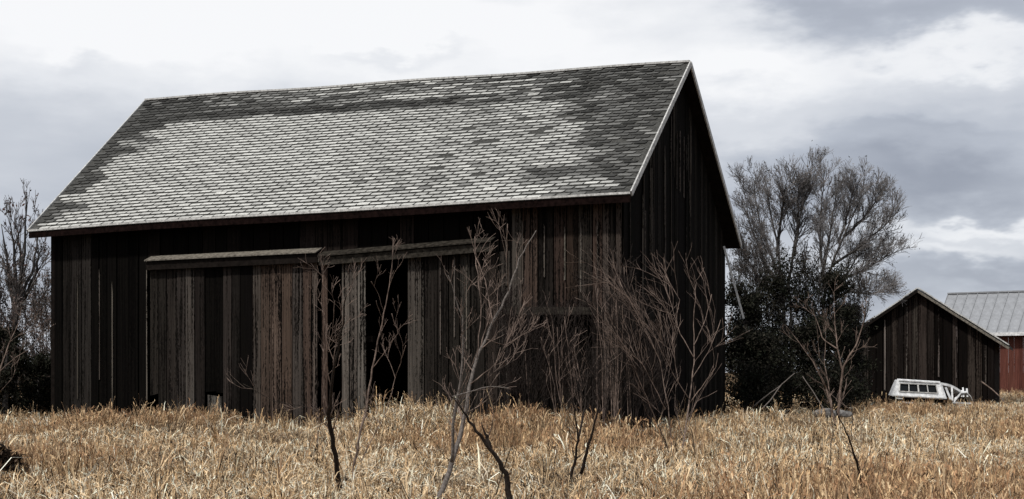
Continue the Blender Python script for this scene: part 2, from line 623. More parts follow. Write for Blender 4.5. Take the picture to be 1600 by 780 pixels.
    while d < GL - 0.02:
        d2 = min(d + random.uniform(0.2, 0.32), GL)
        if GL - d2 < 0.12:
            d2 = GL
        if d < 4.5 < d2:
            d2 = 4.5
        c = random.choice([(0.007, 0.006, 0.006), (0.009, 0.008, 0.007), (0.006, 0.006, 0.005), (0.007, 0.006, 0.006), (0.03, 0.027, 0.024)])  # near black tones carry the shade of the side turned from the sun
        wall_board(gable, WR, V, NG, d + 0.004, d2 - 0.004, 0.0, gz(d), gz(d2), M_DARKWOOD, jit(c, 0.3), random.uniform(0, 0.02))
        d = d2
    rg = random.Random(31)
    for _ in range(24):
        d = rg.uniform(0.3, 5.5)
        z1 = gz(d) - rg.uniform(0.3, 2.0)
        z0 = max(0.3, z1 - rg.uniform(1.2, 3.0))
        wall_board(gable, WR, V, NG, d - 0.018, d + 0.018, z0, z1, z1, M_WOOD, jit((0.12, 0.108, 0.096), 0.4), 0.052, 0.018, 'batten')
    # ---- walls that the photo does not show: left gable and back
    m = MB()
    A, B = WR + U * LEN, WR + U * LEN + V * GL
    mid = WR + U * LEN + V * 4.5
    zz = [roof_pt(0.97, 0.1).z - 0.2, roof_pt(0.97, 1).z - 0.25, roof_pt(0.97, 0.05, True).z - 0.2]
    pr = [(A.x, A.y, 0), (B.x, B.y, 0), (B.x, B.y, zz[2]), (mid.x, mid.y, zz[1]), (A.x, A.y, zz[0])]
    o2 = [(p[0] + U.x * 0.04, p[1] + U.y * 0.04, p[2]) for p in pr]
    m.add(pr + o2, [(0, 1, 2, 3, 4), (9, 8, 7, 6, 5)] + [(i, 5 + i, 5 + (i + 1) % 5, (i + 1) % 5) for i in range(5)])
    w3 = m.build('wall', M_DARKWOOD, t, (0.02, 0.018, 0.016))
    w3['label'] = 'gable wall facing left'
    m = MB()
    C, D = WR + V * GL, WR + U * LEN + V * GL
    up = Vector((0, 0, 5.31))
    m.box8([C, D, D - V * 0.04, C - V * 0.04, C + up, D + up, D - V * 0.04 + up, C - V * 0.04 + up])
    w4 = m.build('wall', M_DARKWOOD, t, (0.02, 0.018, 0.016))
    w4['label'] = 'back wall'
    # earth floor and dark loft inside the doorway
    # ---- roof deck
    NS = 40
    rv, rf_ = [], []
    for i in range(NS + 1):
        s = i / NS
        for p in (roof_pt(s, 0), roof_pt(s, 1), roof_pt(s, 0, True)):
            rv += [tuple(p), (p.x, p.y, p.z - 0.11)]
    for i in range(NS):
        a_, b_ = i * 6, i * 6 + 6
        for j in (0, 2):
            rf_ += [(a_ + j, a_ + j + 2, b_ + j + 2, b_ + j), (a_ + j + 1, b_ + j + 1, b_ + j + 3, a_ + j + 3)]
        rf_ += [(a_, b_, b_ + 1, a_ + 1), (a_ + 4, a_ + 5, b_ + 5, b_ + 4)]
    for a_ in (0, NS * 6):
        rf_ += [(a_, a_ + 1, a_ + 3, a_ + 2), (a_ + 2, a_ + 3, a_ + 5, a_ + 4)]
    roof = obj('roof', rv, rf_, M_FELT, t)
    roof.data.materials.append(M_TIMBER)                # underside boards, soffit shade put into their dark colour
    bmx = bmesh.new()
    bmx.from_mesh(roof.data)
    bmesh.ops.recalc_face_normals(bmx, faces=bmx.faces)
    for fc in bmx.faces:
        fc.material_index = 1 if fc.normal.z < -0.3 else 0
    bmx.to_mesh(roof.data)
    bmx.free()
    build_shingles(roof)
    # ---- trims
    def trim(a, b, w, th, mat, name, lift, lab=None, n=14, fn=None):
        m = MB()
        pts = [fn(i / n) for i in range(n + 1)]
        for i in range(n):
            m.bar(pts[i] + lift, pts[i + 1] + lift, w, th)
        o = m.build(name, mat, t)
        if lab:
            o['label'] = lab
    z = Vector((0, 0, -0.02))
    trim(None, None, 0.035, 0.13, M_TRIM, 'rake_board', NG * 0.022 + z, 'pale rake board on the near gable edge', 12, lambda q: roof_pt(0, q))
    trim(None, None, 0.035, 0.13, M_TRIM, 'rake_board', NG * 0.022 + z, None, 12, lambda q: roof_pt(0, q, True))
    trim(None, None, 0.035, 0.11, M_TRIM, 'rake_board', -NG * 0.022 + z, None, 12, lambda q: roof_pt(1, q))
    trim(None, None, 0.03, 0.05, M_TRIM, 'drip_edge', NF * 0.018 + Vector((0, 0, -0.005)), None, 30, lambda q: roof_pt(q, 0))
    trim(None, None, 0.028, 0.16, M_FASCIA, 'fascia', -NF * 0.012 + Vector((0, 0, -0.13)), 'red brown fascia under the front eave', 30, lambda q: roof_pt(q, 0))
    trim(None, None, 0.14, 0.05, M_TRIM, 'ridge_cap', Vector((0, 0, 0.03)), None, 30, lambda q: roof_pt(q, 1))
    # corner post at the left end
    m = MB()
    c = WR + U * (LEN + 0.02) + NF * 0.02
    m.bar(c, Vector((c.x, c.y, 5.4)), 0.10, 0.10)
    m.build('corner_board', M_TIMBER, t)
    m = MB()
    m.bar(P(1131, 385, 36.7), P(1162, 498, 36.4), 0.03, 0.06, up=(1, 0, 0))
    lb = m.build('loose_board', M_TRIM, t)
    lb['label'] = 'loose pale board hanging from the back eave'
    return t


STREAKS = []
_r = random.Random(17)
for _k in range(26):
    STREAKS.append((_r.choice((_r.uniform(0.74, 0.97), _r.uniform(0.74, 0.97), _r.uniform(0.74, 0.97))), _r.uniform(0.1, 0.9), _r.uniform(0.04, 0.16), _r.uniform(0.006, 0.016)))
STREAKS += [(0.79, 0.46, 0.14, 0.02), (0.78, 0.62, 0.12, 0.016), (0.82, 0.72, 0.1, 0.015), (0.97, 0.2, 0.1, 0.012), (0.96, 0.45, 0.12, 0.012), (0.60, 0.795, 0.012, 0.014), (0.955, 0.35, 0.2, 0.009), (0.925, 0.22, 0.13, 0.009), (0.80, 0.35, 0.3, 0.011), (0.83, 0.62, 0.2, 0.01), (0.88, 0.56, 0.12, 0.01), (0.86, 0.78, 0.1, 0.01)]


def sstep(a, b, x):
    q = min(1, max(0, (x - a) / (b - a)))
    return q * q * (3 - 2 * q)


def roof_tone(s, t):
    """how pale the worn shingles are, 0..1, and how ragged; s 0 right .. 1 left, t 0 eave .. 1 ridge"""
    x = 1 - s                                          # 0 left .. 1 right in the photo
    w = 0.02 * math.sin(x * 37 + t * 11) + 0.02 * math.sin(t * 29 - x * 13 + 2) + 0.015 * math.sin(t * 61 + x * 40)
    v = 0.97
    v -= 0.12 * sstep(0.46, 0.66, x)
    v -= 0.04 * sstep(0.66, 0.8, x) * sstep(0.2, 0.4, t)
    v += 0.16 * sstep(0.55, 0.65, x) * sstep(0.14, 0.04, t)
    ragged = 0.05 + 0.10 * sstep(0.45, 0.62, x)
    if t > 0.90:
        v = v * 0.86
        ragged = max(ragged, 0.14)
    lo, hi = 0.765 + w * 0.3, 0.90 - 0.07 * sstep(0.40, 0.55, x) + w * 0.5
    band = sstep(lo - 0.006, lo + 0.006, t) * sstep(hi + 0.012, hi - 0.012, t)
    v -= band * (0.72 - 0.40 * sstep(0.36, 0.5, x))
    edge = 0.835 + 0.07 * (1 - abs(t - 0.35) / 0.65) - 0.10 * max(0, t - 0.55) + 0.05 * sstep(0.14, 0.05, t)
    right = sstep(edge - 0.05, edge + 0.04, x + w * 1.6)
    v = v * (1 - right) + 0.20 * right
    left = sstep(0.075, 0.035, x + w * 0.9 + 0.02 * math.sin(t * 7))
    v = v * (1 - left) + 0.15 * left
    v -= 0.5 * sstep(0.86, 1.0, t) * sstep(0.16, 0.08, x)
    for ts, xs, hw, ht in STREAKS:
        if abs(x - xs) < hw and abs(t - ts) < ht:
            v -= 0.45
            break
    if t > 0.98:
        v -= 0.25
    return max(0.08, v), ragged


def build_shingles(roof):
    W, H, T = 0.315, 0.100, 0.016
    ROW, PITCH = 0.148, 0.36
    nrm_mesh = {}
    # shared shapes: pale, middle and dark ones, each with a few outlines
    protos = []
    for lev in range(9):
        q = lev / 8
        base = 0.032 + 0.43 * q ** 1.4
        row = []
        for k in range(3):
            b = base * (0.93, 1.0, 1.08)[k]
            c = (b, b * 1.006, b * (0.975 - 0.015 * q))
            ww, hh = W / 2 * random.uniform(0.92, 1.06), H * random.uniform(0.9, 1.15)
            ch = random.uniform(0.02, 0.05)
            out = [(-ww, random.uniform(0, 0.008)), (ww - ch, 0), (ww, 0.03 + ch * 0.3), (ww + 0.015, hh), (-ww + 0.025, hh), (-ww - 0.005, 0.05)]
            v = [(x, y, 0.0) for x, y in out] + [(x, y, T if y < 0.06 else 0.004) for x, y in out]
            n = len(out)
            f = [tuple(range(n, 2 * n))] + [(i, (i + 1) % n, n + (i + 1) % n, n + i) for i in range(n)]
            me = mesh_of('shingle', v, f)
            set_tone(me, [c] + [tuple(z * 0.8 for z in c)] * n)
            me.materials.append(M_SHINGLE)
            row.append((me, np.array(v), f, c))
        protos.append(row)
    items = []
    slope = (roof_pt(0.5, 1) - roof_pt(0.5, 0)).length
    rows = int(slope / ROW)
    L = (LF - RF).length
    for r in range(rows):
        t0 = (r + 0.08) / (rows + 0.02)
        x = -0.02 + (r % 2) * PITCH / 2 + random.uniform(-0.02, 0.02)
        while x < L - 0.18:
            s = (x + W / 2) / L
            x += PITCH
            if not 0.008 < s < 0.992:
                continue
            if random.random() < (0.002 if roof_tone(s, t0)[0] > 0.85 else 0.02):
                continue                               # a lost shingle
            a = roof_pt(s, t0)
            du = (roof_pt(min(s + 0.01, 1), t0) - roof_pt(max(s - 0.01, 0), t0)).normalized()
            dv = (roof_pt(s, min(t0 + 0.03, 1)) - roof_pt(s, t0)).normalized()
            # du runs right to left; turn it so x points right
            xx = -du
            zz = xx.cross(dv).normalized()
            yy = zz.cross(xx)
            p, rag = roof_tone(s, t0)
            cls = min(8, max(0, int(round(8 * (p + random.gauss(0, rag))))))
            an = random.gauss(0, 0.015 if p > 0.8 else 0.05)
            mat = Matrix((xx, yy, zz)).transposed().to_4x4() @ Matrix.Rotation(an, 4, 'Z')
            mat.translation = a + zz * (0.006 + random.uniform(0, 0.006)) + yy * random.gauss(0, 0.006)
            if random.random() < 0.02 + (0.04 if p < 0.7 else 0):
                mat = mat @ Matrix.Rotation(random.uniform(-0.1, 0.25), 4, 'X')
            items.append((a.y, mat, protos[cls][random.randrange(3)]))
    items.sort(key=lambda q: q[0])
    for _, mat, pr in items[:300]:
        o = link_mesh('shingle', pr[0], None, roof)
        o.matrix_basis = mat
    V_, F_, C_ = [], [], []
    for _, mat, pr in items[300:]:
        k = len(V_)
        for q in pr[1]:
            V_.append(tuple(mat @ Vector(q)))
        F_ += [tuple(i + k for i in f) for f in pr[2]]
        C_ += [pr[3]] + [tuple(z * 0.8 for z in pr[3])] * (len(pr[2]) - 1)
    me = mesh_of('shingle', V_, F_)
    set_tone(me, C_)
    o = link_mesh('shingle', me, M_SHINGLE, roof)
    o['kind'] = 'stuff'


build_barn()


# ------------------------------------------------------------------ small shed at the right
def build_shed():
    az = R(22.5)
    dv = Vector((math.sin(az), math.cos(az), 0))       # away, along the shed
    du = Vector((-math.cos(az), math.sin(az), 0))      # along the front to the left
    fr = P(1554, 540, 53)
    fr.z = 0
    def s_of(px):
        k = (px - CX) / F
        return (k * fr.y - fr.x) / (du.x - k * du.y)
    def z_of(px, py):
        return EYE + (HY - py) / F * (fr.y + s_of(px) * du.y)
    sp = s_of(1435)
    zp = z_of(1435, 452)
    st = s_of(1577)
    ze = z_of(1577, 541)
    width = 2 * sp
    slope = (zp - ze) / (sp - st)
    t = thing('shed', 'small dark board shed with a low gable behind the white topper', 'shed', (fr.x, fr.y, 0))
    m = MB()
    for z in (0.4, 1.6):
        m.bar(fr + dv * 0.1 + Vector((0, 0, z)), fr + du * width + dv * 0.1 + Vector((0, 0, z)), 0.1, 0.12)
    w = m.build('wall', M_TIMBER, t)

    def ztop(s):
        return zp - abs(s - sp) * slope - 0.16
    s = 0.0
    while s < width - 0.02:
        s2 = min(s + random.uniform(0.20, 0.38), width)
        if s < sp < s2:
            s2 = sp
        if width - s2 < 0.15:
            s2 = width
        c = random.choice([(0.035, 0.029, 0.026), (0.02, 0.017, 0.016), (0.05, 0.041, 0.036), (0.008, 0.007, 0.0065), (0.055, 0.048, 0.043), (0.008, 0.007, 0.0065)])
        wall_board(w, fr, du, -dv, s + 0.014, s2 - 0.014, 0.0, ztop(s), ztop(s2), M_SHED, jit(c, 0.3), random.uniform(0, 0.03), 0.03)
        s = s2
    for px, y0, y1 in ((1383, 500, 610), (1417, 480, 600), (1467, 480, 590), (1495, 510, 590), (1540, 540, 600)):
        q = s_of(px)
        wall_board(w, fr, du, -dv, q - 0.03, q + 0.03, z_of(px, y1), z_of(px, y0), z_of(px, y0), M_SHED, jit((0.17, 0.15, 0.14), 0.3), 0.064, 0.02, 'batten')
    LN = 7.0
    for side, ss, lab in ((0, 0.0, 'side wall facing right'), (1, width, 'side wall facing left')):
        m = MB()
        a = fr + du * ss + dv * 0.045
        b = a + dv * (LN - 0.1)
        o = du * (0.04 if side == 0 else -0.04)
        up = Vector((0, 0, ztop(ss) + 0.03))
        m.box8([a, b, b + o, a + o, a + up, b + up, b + o + up, a + o + up])
        k = m.build('wall', M_SHED, t, (0.02, 0.016, 0.015))
        k['label'] = lab
    m = MB()
    a = fr + dv * LN
    q_ = Vector((0, 0, 0.055))
    pr = [a, a + du * width, a + du * width + q_ + Vector((0, 0, ztop(width))), a + du * sp + q_ + Vector((0, 0, ztop(sp))), a + q_ + Vector((0, 0, ztop(0)))]
    m.add(pr + [p - dv * 0.04 for p in pr], [(0, 1, 2, 3, 4), (9, 8, 7, 6, 5)] + [(i, 5 + i, 5 + (i + 1) % 5, (i + 1) % 5) for i in range(5)])
    k = m.build('wall', M_SHED, t, (0.02, 0.016, 0.015))
    k['label'] = 'back wall'
    # roof: two slabs of felt, pale rake boards at the front
    over = -st
    for sg in (1, -1):
        e = fr + du * (sp + sg * (sp + over)) - dv * 0.35
        e.z = ze
        r = fr + du * sp - dv * 0.35
        r.z = zp
        back = dv * (LN + 0.6)
        th = Vector((0, 0, -0.09))
        m = MB()
        m.box8([e + th, e + back + th, r + back + th, r + th, e, e + back, r + back, r])
        k = m.build('roof', M_FELT, t)
        m = MB()
        lift = -dv * 0.022
        n = 6
        for i in range(n):
            a_, b_ = lerp(e, r, i / n), lerp(e, r, (i + 1) / n - 0.004)
            m = MB()
            dz = Vector((0, 0, random.uniform(-0.015, 0.02)))
            m.bar(a_ + lift + dz + Vector((0, 0, 0.035)), b_ + lift + dz + Vector((0, 0, 0.035)), 0.04, 0.045)
            m.build('rake_board', M_TRIM if sg < 0 or i > 2 else M_HOOD, k)
        m = MB()
        m.bar(e + lift + Vector((0, 0, -0.105)), r + lift + Vector((0, 0, -0.105)), 0.035, 0.09)
        m.build('barge_board', M_HOOD if sg < 0 else M_TIMBER, k)
        # ragged shingle courses along the slope
        for i in range(9):
            a_, b_ = lerp(e, r, (i + 0.05) / 9), lerp(e, r, (i + 0.95) / 9)
            m = MB()
            up = Vector((0, 0, 0.012))
            hi = Vector((0, 0, 0.03 + random.uniform(0, 0.015)))
            m.box8([a_ + up, a_ + back + up, b_ + back + up, b_ + up, a_ + hi, a_ + back + hi, b_ + back + up * 1.6, b_ + up * 1.6])
            m.build('shingle_course', M_FELT, k)


build_shed()


# ------------------------------------------------------------------ red barn with a metal roof
def build_red_barn():
    az = R(34)
    dv = Vector((math.sin(az), math.cos(az), 0))
    du = Vector((math.cos(az), -math.sin(az), 0))      # along the eave to the right
    run_, L = 3.3, 20.0
    r0 = P(1481, 460, 82)                              # ridge, left end
    e0 = r0 - dv * run_                                # eave, left end (hidden behind the shed)
    ze = e0.z = EYE + (HY - 521) / F * (e0.y - 1.5)
    t = thing('red_barn', 'red barn with pale ribbed metal roof behind the small shed', 'barn', (e0.x, e0.y, 0))
    back = r0 + dv * run_
    back.z = ze
    th = Vector((0, 0, -0.12))
    m = MB()
    for a, b in ((e0, r0), (r0, back)):
        m.box8([a + th, a + du * L + th, b + du * L + th, b + th, a, a + du * L, b + du * L, b])
    roof = m.build('roof', M_METAL, t)
    # sheets with raised seams
    n = int(L / 0.62)
    sheet = None
    for i in range(n):
        a, b = e0 + du * (i * 0.62 + 0.004), e0 + du * (i * 0.62 + 0.616)
        c, d = r0 + du * (i * 0.62 + 0.616), r0 + du * (i * 0.62 + 0.004)
        up = Vector((0, 0, 0.012))
        m = MB()
        m.box8([a + up * 0.3, b + up * 0.3, c + up * 0.3, d + up * 0.3, a + up, b + up, c + up, d + up])
        sd = du * 0.03
        h = Vector((0, 0, 0.075))
        m.box8([a + up, a + sd + up, d + sd + up, d + up, a + h, a + sd + h, d + sd + h, d + h])
        if sheet is None:
            sheet = m.build('metal_sheet', M_METAL, roof)
            base = a
        else:
            o = link_mesh('metal_sheet', sheet.data, None, roof)
            o.matrix_basis = Matrix.Translation(a - base)
    m = MB()
    m.bar(r0 + Vector((0, 0, 0.05)), r0 + du * L + Vector((0, 0, 0.05)), 0.22, 0.09)
    m.build('ridge_cap', M_METAL, roof)
    m = MB()
    m.bar(e0 - dv * 0.03 + Vector((0, 0, -0.07)), e0 + du * L - dv * 0.03 + Vector((0, 0, -0.07)), 0.05, 0.20)
    m.build('fascia', M_WHITE, t)
    # front wall boards
    m = MB()
    w0 = e0 + dv * 0.55
    w0.z = 0
    for z in (0.5, 2.0):
        m.bar(w0 + dv * 0.1 + Vector((0, 0, z)), w0 + dv * 0.1 + du * L + Vector((0, 0, z)), 0.1, 0.12)
    w = m.build('wall', M_TIMBER, t)
    s = 0.0
    zt = ze - 0.02
    while s < 8.0:
        s2 = s + random.uniform(0.22, 0.34)
        wall_board(w, w0, du, -dv, s + 0.004, s2 - 0.004, 0.0, zt, zt, M_RED, jit((0.165, 0.066, 0.052), 0.15), random.uniform(0, 0.012))
        s = s2
    m = MB()
    a, b = w0 + du * 8.05, w0 + du * L
    up = Vector((0, 0, zt))
    m.box8([a, b, b + dv * 0.04, a + dv * 0.04, a + up, b + up, b + dv * 0.04 + up, a + dv * 0.04 + up])
    m.build('wall', M_RED, t, (0.125, 0.053, 0.043))
    for q, lab in ((0.15, 'end wall facing left'), (L - 0.2, 'end wall facing right')):
        m = MB()
        a = w0 + du * q + dv * 0.05
        b = a + dv * (2 * run_ - 1.1)
        mid = (a + b) / 2
        pr = [a, b, b + up, mid + Vector((0, 0, r0.z - 0.25)), a + up]
        m.add(pr + [p + du * 0.04 for p in pr], [(0, 1, 2, 3, 4), (9, 8, 7, 6, 5)] + [(i, 5 + i, 5 + (i + 1) % 5, (i + 1) % 5) for i in range(5)])
        k = m.build('wall', M_RED, t, (0.12, 0.03, 0.02))
        k['label'] = lab


build_red_barn()


# ------------------------------------------------------------------ white truck topper in the grass
def build_topper():
    t = thing('truck_topper', 'white pickup topper with four side windows lying in the grass before the shed', 'truck topper', P(1440, 640, 47) * 1.0)
    t.location.z = 0
    Y = 47.0
    k = Y / F                                          # metres per photo pixel

    def q(px, py, dy):
        p = P(px + 4, py - 1.5, Y)
        return Vector((p.x + dy * 0.18, Y + dy, p.z))
    # shell: side face leans in towards the roof, hollow box with a slot for the panes
    D = 1.5
    bl, br, tr, tl = (1391, 620), (1471, 624.5), (1465, 599), (1400.5, 595)
    il, ir, jr, jl = (1401.5, 613), (1461.5, 616), (1459.5, 603), (1402.5, 600.5)
    m = MB()
    o = [q(*p, 0.0 if p[1] > 610 else 0.22) for p in (bl, br, tr, tl)]
    i_ = [q(*p, 0.06 if p[1] > 609 else 0.18) for p in (il, ir, jr, jl)]
    i2 = [p + Vector((0, 0.06, 0)) for p in i_]
    b_ = [q(p[0], p[1], D - (0.0 if p[1] > 610 else 0.22)) for p in (bl, br, tr, tl)]
    m.add(o + i_ + i2 + b_, [(a, (a + 1) % 4, 4 + (a + 1) % 4, 4 + a) for a in range(4)] +
          [(4 + a, 4 + (a + 1) % 4, 8 + (a + 1) % 4, 8 + a) for a in range(4)] +
          [(2, 3, 15, 14), (3, 0, 12, 15), (1, 2, 14, 13), (12, 13, 14, 15)])
    body = m.build('shell', M_WHITE, t)
    bv = body.modifiers.new('soft', 'BEVEL')
    bv.width = 0.04
    bv.segments = 3
    bv.limit_method = 'ANGLE'
    bv.angle_limit = R(35)
    # rolled roof edge and skirt
    m = MB()
    m.tube([o[3] + Vector((0.02, -0.02, -0.02)), o[2] + Vector((-0.02, -0.02, -0.02))], [0.045, 0.045], 8)
    m.build('roof_edge', M_WHITE, t)
    m = MB()
    m.tube([o[0] + Vector((0, -0.02, 0.02)), o[1] + Vector((0, -0.02, 0.02))], [0.05, 0.05], 8)
    m.build('skirt', M_WHITE, t)
    # window: frame with three posts and four panes
    m = MB()
    f_ = [p + Vector((0, -0.022, 0)) for p in i_]
    for a in range(4):
        m.bar(f_[a], f_[(a + 1) % 4], 0.035, 0.035)
    for a in (0.25, 0.5, 0.75):
        m.bar(lerp(f_[0], f_[1], a) + Vector((0, 0.01, 0)), lerp(f_[3], f_[2], a) + Vector((0, 0.01, 0)), 0.05 if a == 0.5 else 0.03, 0.03)
    win = m.build('window', M_TRIM, t)
    for a in range(4):
        m = MB()
        c = [lerp(i_[0], i_[1], a / 4 + 0.012), lerp(i_[0], i_[1], (a + 1) / 4 - 0.012), lerp(i_[3], i_[2], (a + 1) / 4 - 0.012), lerp(i_[3], i_[2], a / 4 + 0.012)]
        w = Vector((0, 0.035, 0))
        m.box8([c[0] + w, c[1] + w, c[1] + w * 1.3, c[0] + w * 1.3, c[3] + w, c[2] + w, c[2] + w * 1.3, c[3] + w * 1.3])
        m.build('pane', M_GLASS, win)
    # broken front end: sagging roof sheet, leaning posts and a crumpled skin
    r0, r1 = q(1466, 599.2, 0.2), q(1499, 611, 0.25)
    m = MB()
    n = 6
    vs, fs = [], []
    for i in range(n + 1):
        a = i / n
        p = lerp(r0, r1, a)
        p.z += 0.06 * math.sin(a * math.pi) - 0.10 * max(0, a - 0.8)
        e = Vector((0.1, 1.05, -0.05 * a))
        vs += [tuple(p), tuple(p + e), tuple(p + e - Vector((0, 0, 0.09))), tuple(p - Vector((0, 0, 0.09)))]
    for i in range(n):
        z = i * 4
        fs += [(z + a, z + (a + 1) % 4, z + 4 + (a + 1) % 4, z + 4 + a) for a in range(4)]
    fs += [(0, 3, 2, 1), (n * 4, n * 4 + 1, n * 4 + 2, n * 4 + 3)]
    m.add(vs, fs)
    k = m.build('front_roof', M_WHITE, t)
    k['label'] = 'sagging broken front of the roof'
    for a, b, wd in (((1474, 625), (1467.5, 603), 0.09), ((1482, 626), (1475, 607), 0.07), ((1484.5, 628), (1484.5, 607), 0.06), ((1499, 622), (1500, 612), 0.05), ((1502, 622), (1502, 607.5), 0.05), ((1508, 622), (1508, 609), 0.06)):
        m = MB()
        m.bar(q(*a, 0.05), q(*b, 0.2), wd, 0.05)
        m.build('post', M_WHITE, t)
    m = MB()
    rng = random.Random(5)
    prof = [(1486, 630), (1489, 625), (1493, 620.5), (1499, 615), (1506, 614), (1512, 621), (1517, 630)]
    rows = []
    for j in range(4):
        rows.append([q(x + rng.uniform(-1, 1) + j * 0.6, y - (3 - abs(j - 1.5) * 2) * 0.3 + rng.uniform(-1.2, 1.2) + 2 * j * (1 if j > 1 else 0), j * 0.28) for x, y in prof])
    vs = [p for r in rows for p in r] + [p - Vector((0, 0, 0.03)) for r in rows for p in r]
    N = len(prof)
    fs = [(j * N + i, j * N + i + 1, (j + 1) * N + i + 1, (j + 1) * N + i) for j in range(3) for i in range(N - 1)]
    fs += [tuple(4 * N + v for v in reversed(f)) for f in fs]
    fs += [(i, 4 * N + i, 4 * N + i + 1, i + 1) for i in range(N - 1)]
    m.add(vs, fs)
    kk = m.build('crumpled_panel', M_WHITE, t)
    m = MB()
    m.bar(q(1484, 630.5, -0.02), q(1515, 632, -0.02), 0.06, 0.06)
    m.bar(q(1492, 634, 0.0), q(1509, 637.5, 0.0), 0.05, 0.05)
    m.build('bumper', M_TRIM, t)
    m = MB()
    m.bar(q(1376, 623.5, 0.25), q(1490, 631, 0.25), 0.12, 0.12)
    m.bar(q(1378, 623.5, 1.2), q(1490, 631, 1.2), 0.12, 0.12)
    for px in (1382, 1418, 1478):
        m.bar(q(px, 628, 0.2), Vector((q(px, 628, 0.2).x, Y + 0.25, 0.0)), 0.14, 0.14)
        m.bar(q(px, 628, 1.2), Vector((q(px, 628, 1.2).x, Y + 1.25, 0.0)), 0.14, 0.14)
    m.build('support_frame', M_TIMBER, t)
    m = MB()
    m.bar(q(1396, 623.6, -0.05), q(1406, 624.4, -0.05), 0.05, 0.05)
    m.bar(q(1406, 630, -0.05), q(1422, 631, -0.05), 0.05, 0.06)
    m.build('trim_strip', M_TRIM, t)


build_topper()


# ------------------------------------------------------------------ trees
def wob_line(pts, n, amp, rng):
    """resample a polyline with small wobbles"""
    pts = [Vector(p) for p in pts]
    seg = [(pts[i + 1] - pts[i]).length for i in range(len(pts) - 1)]
    tot = sum(seg)
    out = []
    for i in range(n + 1):
        d = tot * i / n
        j = 0
        while j < len(seg) - 1 and d > seg[j]:
            d -= seg[j]
            j += 1
        p = lerp(pts[j], pts[j + 1], min(1, d / max(seg[j], 1e-6)))
        if 0 < i < n:
            p = p + Vector((rng.uniform(-1, 1), rng.uniform(-1, 1), rng.uniform(-0.5, 0.5))) * amp
        out.append(p)
    return out


def grow(mb, line, r0, level, cfg, rng, tips):
    """random side shoots along a line, recursively"""
    n = cfg['n'][level]
    L0 = cfg['len'][level]
    for _ in range(n):
        t = rng.uniform(cfg['start'][level], 0.99)
        k = t * (len(line) - 1)
        i = min(int(k), len(line) - 2)
        p = lerp(line[i], line[i + 1], k - i)
        tan = (line[i + 1] - line[i]).normalized()
        a = Vector((rng.gauss(0, 1), rng.gauss(0, 1), rng.gauss(0, 1)))
        a = (a - tan * a.dot(tan)).normalized()
        ang = R(rng.uniform(*cfg['ang']))
        d = tan * math.cos(ang) + a * math.sin(ang)
        d = (d + Vector(cfg['bias']) * cfg['up'] * rng.uniform(0.5, 1.3)).normalized()
        ln = L0 * rng.uniform(0.55, 1.2) * (1.15 - 0.55 * t)
        m = cfg['seg'][level]
        pts = [p]
        for j in range(m):
            d = (d + Vector((rng.gauss(0, 1), rng.gauss(0, 1), rng.gauss(0, 1))) * cfg['wob'] + Vector(cfg['bias']) * cfg['up'] * 0.25).normalized()
            pts.append(pts[-1] + d * ln / m)
        ra = max(r0 * (1 - 0.7 * t) * cfg['rf'], cfg['rmin'])
        rad = [max(ra * (1 - 0.8 * j / m), cfg['rmin'] * 0.75) for j in range(m + 1)]
        mb.tube(pts, rad, 3 if level else 4)
        tips.append(pts)
        if level + 1 < len(cfg['n']):
            grow(mb, pts, ra, level + 1, cfg, rng, tips)


def leaf_flecks(name, tips, count, size, cols, mat, parent, rng, spread=0.05):
    vs, fs, cs = [], [], []
    for _ in range(count):
        ln = rng.choice(tips)
        k = rng.uniform(0.3, 1.0) * (len(ln) - 1)
        i = min(int(k), len(ln) - 2)
        p = lerp(ln[i], ln[i + 1], k - i) + Vector((rng.gauss(0, spread), rng.gauss(0, spread), rng.gauss(0, spread)))
        a = Vector((rng.gauss(0, 1), rng.gauss(0, 1), rng.gauss(0, 1))).normalized()
        b = a.cross(Vector((rng.gauss(0, 1), rng.gauss(0, 1), rng.gauss(0, 1)))).normalized()
        s = size * rng.uniform(0.6, 1.4)
        k0 = len(vs)
        vs += [p - a * s, p + b * s * 0.45, p + a * s, p - b * s * 0.45]
        fs.append((k0, k0 + 1, k0 + 2, k0 + 3))
        cs.append(rng.choice(cols))
    me = mesh_of(name, vs, fs)
    set_tone(me, cs)
    return link_mesh(name, me, mat, parent)


def bare_tree(name, label, Y, stems, r0, cfg, seed, leaves, mats=(None, None), group=None, cat='tree', leafcols=None, leafsize=0.06, yj=0.5):
    rng = random.Random(seed)
    base = P(stems[0][0][0], stems[0][0][1], Y)
    t = thing(name, label, cat, (base.x, Y, 0), group)
    tr, cr, tips = MB(), MB(), []
    first = True
    for st in stems:
        rr = r0 * (1.0 if first else rng.uniform(0.5, 0.75))
        off = 0.0
        pts = []
        slope = rng.uniform(-yj, yj)
        for i, (x, y) in enumerate(st):
            pts.append(P(x, y, Y + slope * i / max(1, len(st) - 1) * 3))
        n = max(6, len(st) * 3)
        line = wob_line(pts, n, 0.05 * r0 / 0.15, rng)
        tr.tube(line, [max(rr * (1 - 0.88 * i / n), cfg['rmin']) for i in range(n + 1)], 6)
        tips.append(line[len(line) // 2:])
        grow(cr, line, rr, 0, cfg, rng, tips)
        first = False
    tr.build('trunk', mats[0] or M_TREEBARK, t, smooth=True)
    crown = cr.build('crown', mats[1] or M_TREETWIG, t)
    if leaves:
        leaf_flecks('leaf_cluster', tips, leaves, leafsize, leafcols or [(0.08, 0.074, 0.073), (0.13, 0.12, 0.118), (0.20, 0.187, 0.182), (0.05, 0.047, 0.046)], M_LEAF, crown, rng, 0.07)
    return t


